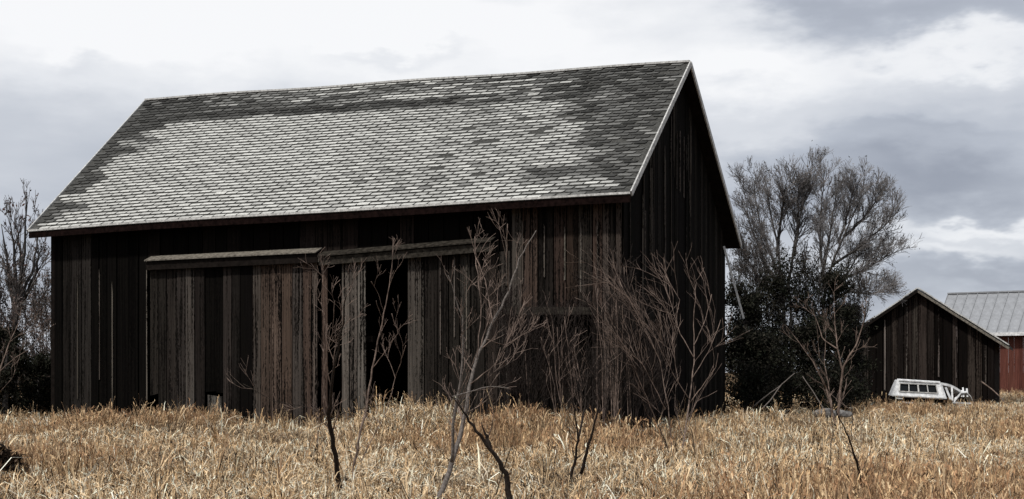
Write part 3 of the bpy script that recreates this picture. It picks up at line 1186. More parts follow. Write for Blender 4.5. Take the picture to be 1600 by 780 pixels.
TREE = dict(n=(24, 8, 5), len=(1.15, 0.58, 0.32), start=(0.2, 0.15, 0.15), ang=(20, 50), bias=(0, 0, 1), up=0.2, seg=(6, 4, 3), wob=0.09, rf=0.4, rmin=0.0068)
bare_tree('deciduous_tree', 'tall bare tree with straight upright stems just right of the barn', 46,
          [[(1228, 650), (1226, 520), (1222, 430), (1206, 340), (1194, 275)], [(1226, 470), (1240, 400), (1254, 320), (1270, 262)], [(1222, 460), (1190, 400), (1170, 340), (1160, 290)], [(1215, 400), (1222, 330), (1230, 272)],
           [(1224, 440), (1200, 390), (1184, 330), (1178, 280)], [(1226, 480), (1180, 430), (1158, 380)], [(1240, 400), (1248, 350), (1246, 285)]],
          0.10, TREE, 3, 1500, leafsize=0.042)
bare_tree('deciduous_tree', 'spreading bare tree leaning right between the barn and the shed', 48,
          [[(1285, 650), (1284, 520), (1290, 440), (1318, 370), (1346, 310), (1350, 280)], [(1288, 450), (1282, 380), (1284, 310), (1290, 262)], [(1300, 415), (1345, 385), (1385, 350), (1396, 330)],
           [(1295, 440), (1340, 428), (1380, 404), (1402, 392)], [(1310, 380), (1325, 335), (1334, 290)], [(1292, 470), (1330, 455), (1360, 460), (1388, 452)], [(1318, 370), (1350, 340), (1376, 305)], [(1286, 500), (1318, 440), (1340, 400), (1372, 385)], [(1284, 430), (1298, 360), (1306, 300)]],
          0.10, TREE, 8, 1500, leafsize=0.042)

LTREE = dict(n=(6, 4, 3), len=(1.2, 0.6, 0.3), start=(0.1, 0.15, 0.2), ang=(18, 40), bias=(0, 0, 1), up=0.35, seg=(5, 4, 3), wob=0.12, rf=0.55, rmin=0.010)
bare_tree('deciduous_tree', 'bare tree with thick blunt upright limbs at the left edge of the field', 42,
          [[(22, 650), (24, 520), (32, 440), (40, 370), (42, 300)], [(26, 480), (52, 420), (62, 360), (60, 330)], [(24, 500), (12, 420), (2, 350)], [(28, 460), (22, 390), (14, 340)], [(30, 470), (34, 400), (22, 335)], [(36, 470), (56, 430), (64, 380)]],
          0.12, LTREE, 21, 350, leafcols=[(0.07, 0.05, 0.045), (0.10, 0.06, 0.05)])
BRUSH = dict(n=(26, 9), len=(0.95, 0.42), start=(0.1, 0.1), ang=(15, 50), bias=(0, 0, 1), up=0.4, seg=(4, 3), wob=0.15, rf=0.5, rmin=0.009)
BR_COL = [(0.10, 0.082, 0.080), (0.15, 0.11, 0.10), (0.20, 0.17, 0.165), (0.03, 0.026, 0.026)]
for k, (x, top, lab, Yb) in enumerate(((8, 420, 'twiggy reddish brush below the left edge tree', 40), (40, 430, 'twiggy grey brush between the left edge tree and the barn corner', 44),
                                       (72, 440, 'grey brush clump tight against the left corner of the barn', 46), (92, 470, 'grey brush half hidden behind the left barn corner', 48))):
    bare_tree('brush_shrub', lab, Yb, [[(x, 650), (x + 2, 560), (x + random.uniform(-6, 6), top)], [(x, 640), (x - 14, 560), (x - 18, top + 25)], [(x, 640), (x + 12, 560), (x + 16, top + 15)], [(x, 640), (x - 5, 540), (x - 8, top + 10)]],
              0.03, BRUSH, 30 + k, 2400, group='brush at the left edge', cat='shrub', leafcols=BR_COL, leafsize=0.045, mats=(M_TREEBARK, M_BARKGREY))


TH_COL = [(0.03, 0.027, 0.026), (0.06, 0.05, 0.046), (0.10, 0.085, 0.078)]
for k, (x, top, lab, Yb) in enumerate(((1168, 372, 'tangled bare thicket rising beside the back corner of the barn', 43.5), (1204, 405, 'tangled bare thicket between the barn corner and the straight bare tree', 44.5),
                                       (1262, 392, 'tangled bare thicket between the two bare trees', 44), (1334, 425, 'tangled bare thicket just left of the shed roof', 47))):
    bare_tree('thicket_shrub', lab, Yb, [[(x, 650), (x + 2, 540), (x + random.uniform(-8, 8), top)], [(x, 640), (x - 16, 520), (x - 22, top + 35)], [(x, 640), (x + 14, 520), (x + 20, top + 25)], [(x, 640), (x - 6, 500), (x - 10, top + 10)], [(x, 640), (x + 8, 500), (x + 8, top + 15)]],
              0.035, dict(BRUSH, n=(34, 9), len=(1.0, 0.45), rmin=0.0075), 130 + k, 1500, group='bare thickets between the barn and the shed', cat='shrub', leafcols=TH_COL, leafsize=0.045, mats=(M_TREEBARK, M_TREEBARK))


# ------------------------------------------------------------------ dark evergreens
def evergreen(label, px, py_top, Y, half_px, seed, n=3200, cols=None, shape='round', group=None, name='evergreen_shrub', cat='shrub'):
    rng = random.Random(seed)
    top = P(px, py_top, Y)
    H = top.z
    Rm = half_px * Y / F
    t = thing(name, label, cat, (top.x, Y, 0), group)
    m = MB()
    pts = wob_line([Vector((top.x, Y, 0)), Vector((top.x + 0.1, Y, H * 0.5)), Vector((top.x, Y, H * 0.93))], 8, 0.04, rng)
    m.tube(pts, [0.10 * (1 - 0.9 * i / 8) + 0.006 for i in range(9)], 6)
    limbs = MB()
    tips = []
    for i in range(34):
        z = H * rng.uniform(0.02, 0.92)
        fr = z / H
        prof = (1 - fr) ** 0.7 if shape == 'cone' else math.sqrt(max(0.02, 1 - (fr * 1.02 - 0.25) ** 2 / 0.58))
        a = rng.uniform(0, 2 * math.pi)
        ln = Rm * prof * rng.uniform(0.55, 1.1)
        p0 = Vector((top.x, Y, z))
        p1 = p0 + Vector((math.cos(a) * ln * 0.55, math.sin(a) * ln * 0.55, 0.10 * ln))
        p2 = p0 + Vector((math.cos(a) * ln, math.sin(a) * ln, ln * rng.uniform(0.15, 0.6)))
        m.tube([p0, p1, p2], [0.03, 0.018, 0.008], 4)
        tips.append([p0, p1, p2])
    m.build('trunk', M_TREEBARK, t)
    vs, fs, cs = [], [], []
    cols = cols or [(0.012, 0.014, 0.010), (0.020, 0.021, 0.015), (0.030, 0.028, 0.022), (0.008, 0.008, 0.007)]
    clumps = []
    for l in tips:
        for j in range(4):
            k = rng.uniform(0.35, 1.05)
            c = lerp(l[0], l[2], k)
            clumps.append((c, Rm * rng.uniform(0.10, 0.24), rng.choice(cols)))
    for _ in range(int(n * 1.8)):
        c, rr, col = rng.choice(clumps)
        p = c + Vector((rng.gauss(0, rr), rng.gauss(0, rr), rng.gauss(0, rr * 0.9)))
        if p.z < 0.05:
            continue
        a = Vector((rng.gauss(0, 1), rng.gauss(0, 1), rng.gauss(0.5, 1))).normalized()
        b = a.cross(Vector((rng.gauss(0, 1), rng.gauss(0, 1), rng.gauss(0, 1)))).normalized()
        s = rng.uniform(0.03, 0.075)
        k0 = len(vs)
        vs += [p - a * s, p + b * s * 0.4, p + a * s, p - b * s * 0.4]
        fs.append((k0, k0 + 1, k0 + 2, k0 + 3))
        f = rng.uniform(0.7, 1.3)
        cs.append(tuple(q * f for q in col))
    me = mesh_of('crown', vs, fs)
    set_tone(me, cs)
    link_mesh('crown', me, M_CEDAR, t)


G1 = 'dark evergreens between the barn and the shed'
evergreen('dark evergreen pressed against the back corner of the barn', 1162, 425, 41, 46, 1, 6000, group=G1)
evergreen('tall dark evergreen at the foot of the straight bare tree', 1232, 405, 43, 66, 2, 7800, group=G1)
evergreen('dark evergreen under the spreading tree beside the shed roof', 1303, 412, 45, 50, 4, 8500, group=G1)
evergreen('low dark evergreen filling the gap left of the shed wall', 1282, 500, 42, 60, 5, 5200, group=G1)
evergreen('low dark evergreen between the barn corner and the tallest evergreen', 1195, 520, 40.5, 54, 6, 5200, group=G1)
evergreen('dark evergreen hugging the left wall of the shed', 1326, 470, 50, 30, 9, 4600, group=G1)
evergreen('low black bush filling the ground between the barn corner and the fallen sticks', 1168, 572, 38.5, 46, 7, 3600, group=G1)
evergreen('low black bush between the leaning pale stems and the shed', 1300, 575, 41, 40, 8, 3000, group=G1)
G2 = 'dark evergreens at the left edge'
evergreen('dark evergreen in the bottom left corner of the trees', 8, 505, 37.5, 36, 12, 5000, group=G2)
evergreen('dark evergreen beside the left barn corner', 58, 545, 39, 36, 13, 4200, group=G2)
evergreen('low dark evergreen at the foot of the left barn corner', 92, 590, 41, 30, 14, 2600, group=G2)
evergreen('squat black bush out in the grass at the left edge', 10, 702, 17.5, 26, 15, 700, [(0.03, 0.022, 0.016), (0.07, 0.05, 0.036), (0.018, 0.014, 0.012)], name='dead_shrub')


# ------------------------------------------------------------------ saplings in the field
def sapling(name, label, Y, stems, cfg, seed, mats, group=None, yj=0.25, cat='sapling', twigmat=None):
    """stems: list of (points, base radius, material index, grow twigs?)"""
    rng = random.Random(seed)
    b = P(*stems[0][0][0], Y)
    t = thing(name, label, cat, (b.x, Y, 0), group)
    tw, tips = MB(), []
    for pts, r0, mi, gr in stems:
        if r0 < 0.016 and cat == 'sapling':
            r0 *= 0.62
        sl_ = rng.uniform(-yj, yj)
        q = [P(x, y, Y + sl_ * i) for i, (x, y) in enumerate(pts)]
        if q[0].z < 0.6 and pts is stems[0][0]:
            q.insert(0, Vector((q[0].x + (q[0].x - q[1].x) * 0.2, Y, -0.05)))
        n = max(6, 3 * len(q))
        line = wob_line(q, n, 0.008 + r0 * 0.07, rng)
        m = MB()
        m.tube(line, [max(r0 * (1 - 0.85 * i / n), 0.0045) for i in range(n + 1)], 6)
        m.build('stem', mats[mi], t, smooth=True)
        if gr:
            c = dict(cfg)
            c['n'] = (max(1, int(cfg['n'][0] * gr)),) + tuple(cfg['n'][1:])
            grow(tw, line, r0, 0, c, rng, tips)
    if tw.f:
        tw.build('twigs', twigmat or mats[-1], t)['kind'] = 'stuff'
    return t


SAP = dict(n=(6, 3, 2), len=(0.50, 0.26, 0.14), start=(0.25, 0.25, 0.2), ang=(18, 50), bias=(0, 0, 1), up=0.26, seg=(4, 3, 2), wob=0.14, rf=0.34, rmin=0.0027)
MT = (M_BARK, M_BARKGREY, M_TWIG)
sapling('sapling', 'crooked black trunked sapling reaching the bottom edge of the photo', 12.5,
        [([(797, 800), (794, 750), (782, 725), (765, 700), (750, 680), (735, 660), (722, 642), (707, 620)], 0.042, 0, 0), ([(765, 700), (760, 680), (752, 660)], 0.026, 0, 0.3),
         ([(707, 620), (735, 612), (765, 604), (795, 607)], 0.012, 1, 0.3), ([(735, 655), (760, 590), (800, 565)], 0.010, 0, 0.6)], SAP, 41, MT)
sapling('sapling', 'grey forked sapling with a high spray of pale twigs in front of the barn wall', 14,
        [([(680, 790), (692, 765), (704, 735), (713, 700), (725, 655), (735, 600), (745, 560), (770, 505), (795, 455), (812, 405), (838, 360)], 0.035, 1, 2.2), ([(706, 722), (708, 680), (710, 640), (722, 580), (724, 500), (700, 430)], 0.022, 1, 1.5),
         ([(745, 560), (752, 480), (745, 420), (742, 370)], 0.012, 2, 1.0), ([(735, 600), (772, 572), (800, 520), (820, 470)], 0.011, 2, 1.2), ([(770, 505), (758, 440), (740, 390)], 0.009, 2, 0.8), ([(760, 530), (790, 540), (822, 520)], 0.008, 2, 0.5), ([(795, 455), (792, 400), (793, 350)], 0.008, 2, 0.4)], SAP, 42, MT)
sapling('sapling', 'black stemmed sapling before the narrow door leaf', 16,
        [([(530, 760), (524, 715), (517, 670), (513, 645), (518, 610), (525, 560), (538, 500), (540, 450)], 0.040, 0, 1.6), ([(513, 645), (505, 600), (512, 540), (502, 470), (505, 430)], 0.014, 2, 1.2), ([(518, 610), (508, 560), (520, 520), (523, 470)], 0.012, 2, 1.0),
         ([(516, 655), (545, 642), (575, 637), (600, 632)], 0.010, 0, 0.4), ([(512, 650), (480, 636), (430, 628), (380, 600)], 0.010, 0, 0.5), ([(495, 720), (497, 680), (508, 640)], 0.010, 0, 0.2)], SAP, 43, MT)
sapling('sapling', 'slender pale sapling crossing the dark barn doorway', 18,
        [([(553, 735), (560, 690), (570, 650), (578, 600), (588, 545), (600, 490), (610, 440), (616, 372)], 0.022, 2, 0.9), ([(582, 575), (605, 545), (622, 520), (612, 490)], 0.010, 2, 0.5), ([(600, 490), (590, 455), (580, 440)], 0.008, 2, 0.2),
         ([(565, 720), (585, 680), (605, 640), (618, 590), (600, 545)], 0.014, 2, 0.6), ([(618, 590), (628, 560), (634, 540)], 0.008, 2, 0.4), ([(597, 500), (588, 470)], 0.007, 2, 0.0)], SAP, 44, MT)
sapling('sapling', 'pair of short dark stems standing in the grass below the beam', 17,
        [([(893, 745), (900, 710), (903, 685), (897, 645), (890, 600)], 0.026, 0, 1.0), ([(903, 685), (910, 660), (914, 630), (918, 580)], 0.02, 0, 1.0), ([(908, 740), (918, 700), (928, 665), (938, 625), (940, 570)], 0.024, 0, 1.0), ([(918, 695), (908, 660)], 0.010, 0, 0.2)], SAP, 45, (M_BARK, M_BARKGREY, M_TWIGDARK))
# bush that sweeps to the left in front of the gable
SWEEP = dict(n=(9, 4), len=(1.0, 0.55), start=(0.2, 0.2), ang=(10, 38), bias=(-0.5, 0, 0.9), up=0.14, seg=(6, 4), wob=0.12, rf=0.42, rmin=0.0034)
BEND = [([(1060, 760), (1066, 700), (1073, 655), (1080, 610), (1085, 560), (1084, 500), (1088, 440)], 0.034, 2, 0.8), ([(1056, 740), (1048, 690), (1045, 640), (1030, 560), (1000, 500), (968, 440)], 0.020, 2, 1.6),
        ([(1050, 725), (1040, 690), (1026, 660), (1010, 620), (985, 560), (960, 510)], 0.022, 2, 1.4), ([(1078, 625), (1052, 585), (1020, 520), (985, 470), (950, 430)], 0.014, 2, 1.7), ([(1078, 630), (1100, 600), (1120, 572), (1122, 552)], 0.014, 2, 0.2),
        ([(1085, 560), (1062, 520), (1050, 480), (1038, 445)], 0.012, 2, 1.2), ([(1084, 540), (1102, 500), (1112, 460)], 0.010, 2, 0.5), ([(1082, 590), (1110, 545), (1126, 500)], 0.009, 2, 0.3), ([(1060, 600), (1050, 530), (1062, 470), (1040, 430)], 0.010, 2, 0.8), ([(1040, 640), (1005, 570), (975, 540)], 0.010, 2, 1.0)]
BEND = [(a, b * 0.6 if k == 0 else 0.004 + b * 0.32, c, d * 0.85) for k, (a, b, c, d) in enumerate(BEND)]
sapling('sweeping_bush', 'wide red twigged bush sweeping left in front of the black gable', 21, BEND, SWEEP, 46, MT, cat='bush')
sapling('sapling', 'thin young tree with two pale arms left of the shed', 33,
        [([(1309, 660), (1311, 630), (1315, 590), (1318, 572), (1340, 535), (1350, 500), (1354, 470)], 0.045, 2, 0.5), ([(1316, 580), (1308, 540), (1304, 500), (1303, 455)], 0.024, 2, 1.2), ([(1308, 545), (1285, 530), (1275, 495), (1255, 480)], 0.018, 2, 0.6), ([(1318, 570), (1335, 555), (1345, 530)], 0.012, 2, 0.3), ([(1318, 590), (1335, 570)], 0.010, 2, 0.2)],
        dict(SAP, len=(0.7, 0.35, 0.2), rmin=0.006), 47, (M_BARK, M_BARKGREY, M_TWIG))
sapling('sapling', 'leaning pale stems fanning left out of the grass before the evergreens', 34,
        [([(1304, 660), (1298, 630), (1288, 600), (1270, 565), (1245, 530), (1226, 507)], 0.034, 2, 0.4), ([(1301, 645), (1296, 610), (1288, 570), (1290, 530), (1290, 510)], 0.022, 2, 0.4), ([(1290, 605), (1275, 570), (1262, 545)], 0.02, 2, 0.2), ([(1280, 560), (1278, 520), (1270, 480)], 0.014, 2, 0.3)],
        dict(SAP, len=(0.7, 0.3, 0.2), rmin=0.006), 48, (M_BARK, M_BARKGREY, M_TWIG))
sapling('sapling', 'thin dark sapling rising from the bottom edge of the photo at the right', 15,
        [([(1347, 800), (1346, 750), (1338, 720), (1330, 695), (1322, 675), (1312, 655), (1300, 625), (1288, 590)], 0.016, 0, 0.5), ([(1346, 740), (1338, 712), (1318, 700)], 0.007, 0, 0.2), ([(1330, 690), (1332, 650), (1328, 630)], 0.006, 0, 0.2), ([(1347, 735), (1360, 705)], 0.006, 0, 0.0), ([(1296, 760), (1297, 710), (1302, 670), (1298, 640)], 0.009, 0, 0.2)], SAP, 49, MT)

# vines and brush against the wall under the beam
VINE = dict(n=(10, 5), len=(0.9, 0.45), start=(0.1, 0.1), ang=(10, 40), bias=(-0.1, 0, 1), up=0.2, seg=(5, 3), wob=0.16, rf=0.5, rmin=0.0055)
for k, (x, top, w, lab) in enumerate(((800, 470, 22, 'tangled dark brush at the left end of the beam'), (835, 480, 30, 'tangled dark brush under the left half of the beam'), (885, 485, 34, 'tangled dark brush under the right half of the beam'), (940, 400, 34, 'tall dark vine climbing the right corner of the barn'), (985, 440, 26, 'dark brush at the foot of the gable beside the corner'), (1010, 520, 26, 'low dark brush before the gable behind the sweeping bush'))):
    rng = random.Random(60 + k)
    st = []
    for j in range(9):
        xb = x + rng.uniform(-w, w) * 0.6
        xt = x + rng.uniform(-w, w)
        st.append(([(xb, 668), (lerp(xb, xt, 0.4) + rng.uniform(-6, 6), lerp(668, top, 0.4)), (xt, top + rng.uniform(0, 60))], rng.uniform(0.006, 0.012), rng.choice((0, 2, 2, 1)), 1.0))
    sapling('wall_brush', lab, 26.8 if k < 1 else (26.4 if k < 4 else 25.8), st, VINE, 70 + k, (M_BARK, M_TWIG, M_TWIGDARK), 'brush against the barn wall', 0.12, 'brush', M_TWIGDARK)

for k, (x, top, w, lab) in enumerate(((905, 500, 46, 'thin pale vine stems spread over the dark wall under the beam'), (960, 395, 30, 'thin pale vine stems climbing the right corner of the barn'))):
    rng = random.Random(160 + k)
    st = []
    for j in range(11):
        xb = x + rng.uniform(-w, w)
        xt = xb + rng.uniform(-26, 12)
        st.append(([(xb, 668), (lerp(xb, xt, 0.4) + rng.uniform(-7, 7), lerp(668, top, 0.4)), (xt, top + rng.uniform(0, 90))], rng.uniform(0.006, 0.010), 0, 0.8))
    sapling('wall_brush', lab, 26.0 - 0.2 * k, st, dict(VINE, n=(4, 2), rmin=0.004), 170 + k, (M_TWIG, M_TWIG), 'brush against the barn wall', 0.12, 'brush', M_TWIG)

# loose sticks
def stick(label, pts, Y, r, mat, name='fallen_stick', group=None):
    m = MB()
    rng = random.Random(len(label))
    q = [P(x, y, Y + dy) for x, y, dy in pts]
    line = wob_line(q, 8, r * 0.4, rng)
    m.tube(line, [r * (1 - 0.4 * i / 8) for i in range(9)], 6)
    o = m.build(name, mat, None, smooth=True)
    o['label'] = label
    o['category'] = 'stick'
    if group:
        o['group'] = group


sapling('sapling', 'pale bare twigs leaning out in front of the left edge evergreens', 33,
        [([(-6, 640), (0, 580), (14, 535), (30, 505), (34, 480)], 0.03, 2, 0.8), ([(0, 580), (22, 560), (48, 545), (60, 530)], 0.016, 2, 0.6), ([(14, 535), (34, 520), (52, 512)], 0.012, 2, 0.5), ([(2, 610), (20, 590), (30, 560)], 0.012, 2, 0.5)], dict(SAP, len=(0.8, 0.4, 0.2), rmin=0.006), 52, MT)
stick('pale stick leaning against the right corner of the shed front', [(1533, 596, 0.6), (1552, 610, 0.2), (1574, 632, -0.4)], 50, 0.028, M_TWIG)
stick('long dead stick leaning right at the edge of the dark evergreens', [(1190, 640, 0), (1204, 625, 0.2), (1222, 600, 0.5), (1242, 583, 0.8)], 34, 0.018, M_BARKGREY)
stick('shorter dead stick crossing the long one before the evergreens', [(1176, 636, 0.2), (1198, 618, 0.3), (1219, 603, 0.5)], 34.6, 0.018, M_BARKGREY)
stick('thin dead stick leaning left beside the pale fanning stems', [(1290, 645, 0), (1272, 615, 0.2), (1254, 588, 0.4)], 33.4, 0.018, M_BARKGREY)


# stones at the foot of the young tree
def stones():
    rng = random.Random(4)
    for k, (x, y, s, lab) in enumerate(((1281, 644, 0.15, 'leftmost grey stone in the row at the foot of the young tree'), (1293, 643, 0.18, 'largest grey stone in the row at the foot of the young tree'),
                                        (1312, 644, 0.16, 'rounded grey stone right of the young tree stem'), (1323, 645, 0.12, 'smallest grey stone at the right end of the stone row'))):
        bm = bmesh.new()
        bmesh.ops.create_icosphere(bm, subdivisions=2, radius=s)
        c = P(x, y, 34.6)
        for v in bm.verts:
            v.co = Vector((v.co.x * 1.3, v.co.y, v.co.z * 0.75)) * (1 + rng.uniform(-0.12, 0.12))
            v.co += Vector((c.x, c.y, max(c.z - 0.04, 0.3)))
        me = bpy.data.meshes.new('field_stone')
        bm.to_mesh(me)
        bm.free()
        o = link_mesh('field_stone', me, M_STONE)
        o['label'] = lab
        o['category'] = 'stone'
        o['group'] = 'stones at the foot of the young tree'


stones()


# ------------------------------------------------------------------ dry grass
def clump(rng, nblade, hmin, hmax, spread, wide, lay, cols, weights, plume=0.0):
    vs, fs, cs = [], [], []
    for _ in range(nblade):
        bx, by = rng.gauss(0, spread), rng.gauss(0, spread)
        a = rng.uniform(0, 2 * math.pi)
        h = rng.uniform(hmin, hmax)
        w = rng.uniform(*wide)
        ln = rng.uniform(*lay)
        d = Vector((math.cos(a), math.sin(a), 0))
        side = Vector((-math.sin(a + rng.uniform(-0.9, 0.9)), math.cos(a + rng.uniform(-0.9, 0.9)), 0)).normalized() * w / 2
        p0 = Vector((bx, by, -0.03))
        p1 = p0 + d * h * ln * 0.30 + Vector((0, 0, h * 0.55))
        p2 = p1 + d * h * ln * 0.45 + Vector((0, 0, h * 0.35 * (1.2 - ln)))
        p3 = p2 + d * h * ln * 0.50 + Vector((0, 0, h * (0.25 - 0.55 * ln)))
        k = len(vs)
        vs += [p0 - side * 0.7, p0 + side * 0.7, p1 + side, p1 - side, p2 + side * 0.8, p2 - side * 0.8, p3]
        fs += [(k, k + 1, k + 2, k + 3), (k + 3, k + 2, k + 4, k + 5), (k + 5, k + 4, k + 6)]
        c = rng.choices(cols, weights)[0]
        f = rng.uniform(0.75, 1.25)
        cs += [tuple(min(0.85, q * f) for q in c)] * 3
        if rng.random() < plume:                        # a small feathery seed head
            dd = (p3 - p2).normalized()
            up = Vector((rng.uniform(-0.4, 0.4), rng.uniform(-0.4, 0.4), 1)).normalized()
            for e in range(3):
                o = (dd * 0.5 + up * 0.6 + Vector((rng.uniform(-0.5, 0.5), rng.uniform(-0.5, 0.5), 0))).normalized() * rng.uniform(0.03, 0.07)
                b = p2 + (p3 - p2) * (0.4 + 0.3 * e)
                k = len(vs)
                wv = side.normalized() * 0.008
                vs += [b - wv, b + wv, b + o + wv * 0.6, b + o - wv * 0.4]
                fs.append((k, k + 1, k + 2, k + 3))
                cs.append(tuple(min(0.85, q * 1.15) for q in c))
    me = mesh_of('grass_tuft', vs, fs)
    set_tone(me, cs)
    me.materials.append(M_GRASS)
    return me


def scatter_tree(name, coll):
    ng = bpy.data.node_groups.new(name, 'GeometryNodeTree')
    ng.interface.new_socket('Geometry', in_out='INPUT', socket_type='NodeSocketGeometry')
    ng.interface.new_socket('Geometry', in_out='OUTPUT', socket_type='NodeSocketGeometry')
    gi, go = ng.nodes.new('NodeGroupInput'), ng.nodes.new('NodeGroupOutput')
    ip = ng.nodes.new('GeometryNodeInstanceOnPoints')
    ci = ng.nodes.new('GeometryNodeCollectionInfo')
    ci.inputs[0].default_value = coll
    ci.inputs[1].default_value = True
    ci.inputs[2].default_value = True
    ip.inputs['Pick Instance'].default_value = True

    def named(nm, typ):
        q = ng.nodes.new('GeometryNodeInputNamedAttribute')
        q.data_type = typ
        q.inputs[0].default_value = nm
        return q.outputs[0]
    ng.links.new(gi.outputs[0], ip.inputs['Points'])
    ng.links.new(ci.outputs[0], ip.inputs['Instance'])
    ng.links.new(named('kind_index', 'INT'), ip.inputs['Instance Index'])
    ng.links.new(named('turn', 'FLOAT_VECTOR'), ip.inputs['Rotation'])
    ng.links.new(named('size', 'FLOAT_VECTOR'), ip.inputs['Scale'])
    ng.links.new(ip.outputs[0], go.inputs[0])
    return ng


def scatter(name, label, meshes, pts, idx, size, seed):
    coll = bpy.data.collections.new(name + '_kinds')
    for i, me in enumerate(meshes):
        o = bpy.data.objects.new('%s_kind_%02d' % (name, i), me)
        coll.objects.link(o)
    me = bpy.data.meshes.new(name)
    me.from_pydata(pts.tolist(), [], [])
    rng = np.random.default_rng(seed)
    n = len(pts)
    a = me.attributes.new('kind_index', 'INT', 'POINT')
    a.data.foreach_set('value', idx.astype(np.int32))
    a = me.attributes.new('turn', 'FLOAT_VECTOR', 'POINT')
    rot = np.stack([rng.normal(0, 0.16, n), rng.normal(0, 0.16, n), rng.uniform(0, 6.283, n)], -1).astype(np.float32)
    a.data.foreach_set('vector', rot.ravel())
    a = me.attributes.new('size', 'FLOAT_VECTOR', 'POINT')
    a.data.foreach_set('vector', size.astype(np.float32).ravel())
    o = link_mesh(name, me)
    md = o.modifiers.new('scatter', 'NODES')
    md.node_group = scatter_tree(name + '_scatter', coll)
    o['kind'] = 'stuff'
    o['label'] = label
    return o


def in_barn(x, y, m=0.0):
    dx, dy = x - WR.x, y - WR.y
    s = dx * U.x + dy * U.y
    d = dx * V.x + dy * V.y
    return (s > -m) & (s < LEN + m) & (d > -m) & (d < GL + m)


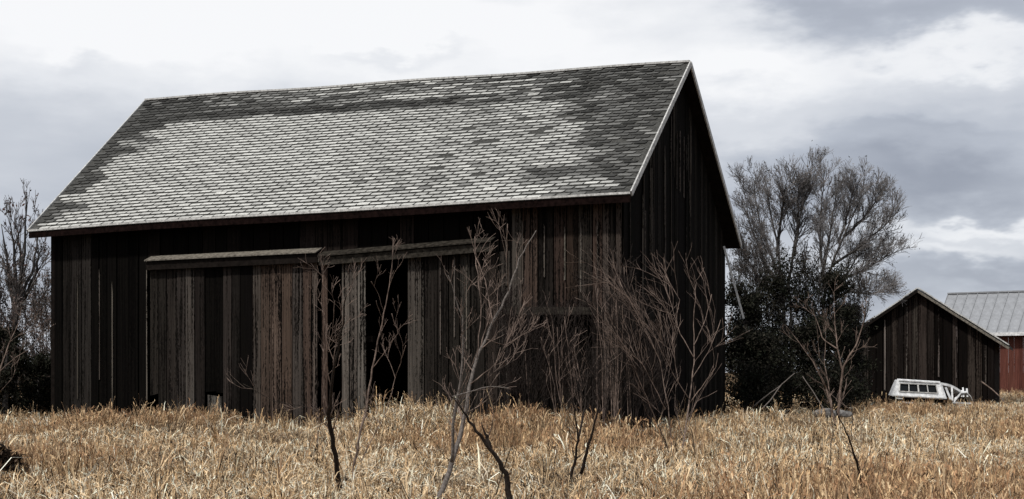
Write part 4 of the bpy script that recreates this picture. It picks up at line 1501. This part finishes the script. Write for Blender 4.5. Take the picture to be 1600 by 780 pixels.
def build_grass():
    rng = random.Random(99)
    straw, pale, tan, brown, dk = (0.65, 0.49, 0.305), (0.88, 0.775, 0.60), (0.58, 0.40, 0.225), (0.22, 0.145, 0.088), (0.04, 0.03, 0.022)
    cols = [straw, pale, tan, brown, dk]
    meshes = []
    for k in range(10):                                 # ordinary tufts
        wts = rng.choice([(5, 3.4, 4, 3, 3.2), (5, 4.2, 3, 2.5, 3.2), (5, 2.6, 5, 3, 3.2)])
        meshes.append(clump(rng, 72, 0.09, 0.40, 0.17, (0.005, 0.014), (0.1, 1.25), cols, wts, 0.16))
    for k in range(4):                                  # flattened mats
        meshes.append(clump(rng, 60, 0.12, 0.34, 0.18, (0.005, 0.014), (0.8, 1.7), cols, (5, 5, 3.5, 2, 3), 0.05))
    for k in range(3):                                  # upright, rusty brown
        meshes.append(clump(rng, 52, 0.20, 0.52, 0.13, (0.005, 0.011), (0.05, 0.6), [tan, straw, (0.36, 0.215, 0.12), brown, dk], (4, 2, 5, 4, 2), 0.3))
    for k in range(3):                                  # weathered grey brown
        meshes.append(clump(rng, 50, 0.10, 0.38, 0.16, (0.005, 0.012), (0.2, 1.3), [(0.30, 0.235, 0.165), brown, dk, straw, (0.16, 0.115, 0.075)], (4, 3, 3, 1, 3), 0.1))
    P_ = []
    g = np.random.default_rng(5)
    for y0, y1, dens in ((5, 13, 15), (13, 22, 15), (22, 34, 13), (34, 52, 8), (52, 85, 3.5)):
        w1 = 0.46 * y1 + 3
        n = int((y1 - y0) * 2 * w1 * dens)
        x = g.uniform(-w1, w1, n)
        y = g.uniform(y0, y1, n)
        thin = np.sin(x * 1.7 + 2.2 * np.sin(y * 0.9)) + np.sin(y * 1.9 - x * 1.1) + g.normal(0, 0.4, n) > 1.1
        keep = (np.abs(x) < 0.46 * y + 3) & ~in_barn(x, y, -0.15) & ~(thin & (g.random(n) < 0.62))
        P_.append(np.stack([x[keep], y[keep]], -1))
    xy = np.concatenate(P_)
    x, y = xy[:, 0], xy[:, 1]
    z = ground_z(x, y)
    n = len(x)
    patch = np.sin(x * 0.55 + 1.3 * np.sin(y * 0.3)) + np.sin(y * 0.5 - x * 0.25 + 2) + g.normal(0, 0.5, n)
    idx = np.where(patch > 1.0, g.integers(14, 17, n), np.where(patch < -0.9, g.integers(10, 14, n), g.integers(0, 10, n)))
    worn = np.sin(x * 0.9 + 2.0 * np.sin(y * 0.43 + 1)) + np.sin(y * 0.8 + x * 0.37) + g.normal(0, 0.5, n) + np.clip((-x / y - 0.22) * 6, 0, 1.5)
    idx = np.where(worn > 1.45, g.integers(17, 20, n), idx)
    s = g.uniform(0.75, 1.2, n) * np.clip(0.95 + (y - 25) * 0.006, 0.9, 1.2)
    sz = np.stack([s, s, s * g.uniform(0.75, 1.15, n)], -1)
    scatter('field_grass', 'dry tan grass covering the whole field', meshes, np.stack([x, y, z], -1), idx, sz, 3)
    # taller weeds with drooping pale leaves along the barn foot and on the mounds
    wm = []
    for k in range(6):
        wm.append(clump(rng, 9, 0.6, 1.0, 0.07, (0.018, 0.036), (0.2, 1.0), [pale, straw, tan, brown], (4, 3, 2, 2), 0.5))
    for k in range(4):
        wm.append(clump(rng, 12, 0.6, 1.05, 0.07, (0.010, 0.02), (0.05, 0.45), [tan, brown, dk, straw], (3, 3, 2, 3), 0.8))
    pts = []
    for i in range(430):
        s = g.uniform(-1, LEN + 1.5)
        d = -abs(g.normal(0, 1.0)) - 0.15
        p = WR + U * s + V * d
        pts.append((p.x, p.y))
    for i in range(90):
        d = g.uniform(0, GL + 6)
        p = WR + V * d - U * (0.4 + abs(g.normal(0, 0.9)))
        pts.append((p.x, p.y))
    for c, r, h in MOUNDS:
        for i in range(int(30 * h / 0.3)):
            pts.append((c.x + g.normal(0, r * 0.6), c.y + g.normal(0, r * 0.6)))
    for i in range(130):
        q = P(g.uniform(1130, 1640), 600, g.uniform(30, 49))
        pts.append((q.x, q.y))
    for i in range(420):
        yy = g.uniform(11, 34)
        pts.append((g.uniform(-0.44, 0.44) * yy, yy))
    for i in range(46):
        q = P(g.uniform(1380, 1525), 600, g.uniform(45.0, 46.6))
        pts.append((q.x, q.y))
    for i in range(60):
        q = P(g.uniform(-40, 110), 600, g.uniform(30, 38))
        pts.append((q.x, q.y))
    xy = np.array(pts)
    xy = xy[~in_barn(xy[:, 0], xy[:, 1], 0.05)]
    n = len(xy)
    s = g.uniform(0.25, 0.60, n) + np.where(g.random(n) < 0.2, 0.25, 0.0)
    scatter('dead_weeds', 'tall dead weeds with drooping pale leaves along the barn foot', wm, np.stack([xy[:, 0], xy[:, 1], ground_z(xy[:, 0], xy[:, 1])], -1), g.integers(0, 10, n), np.stack([s, s, s], -1), 8)


build_grass()
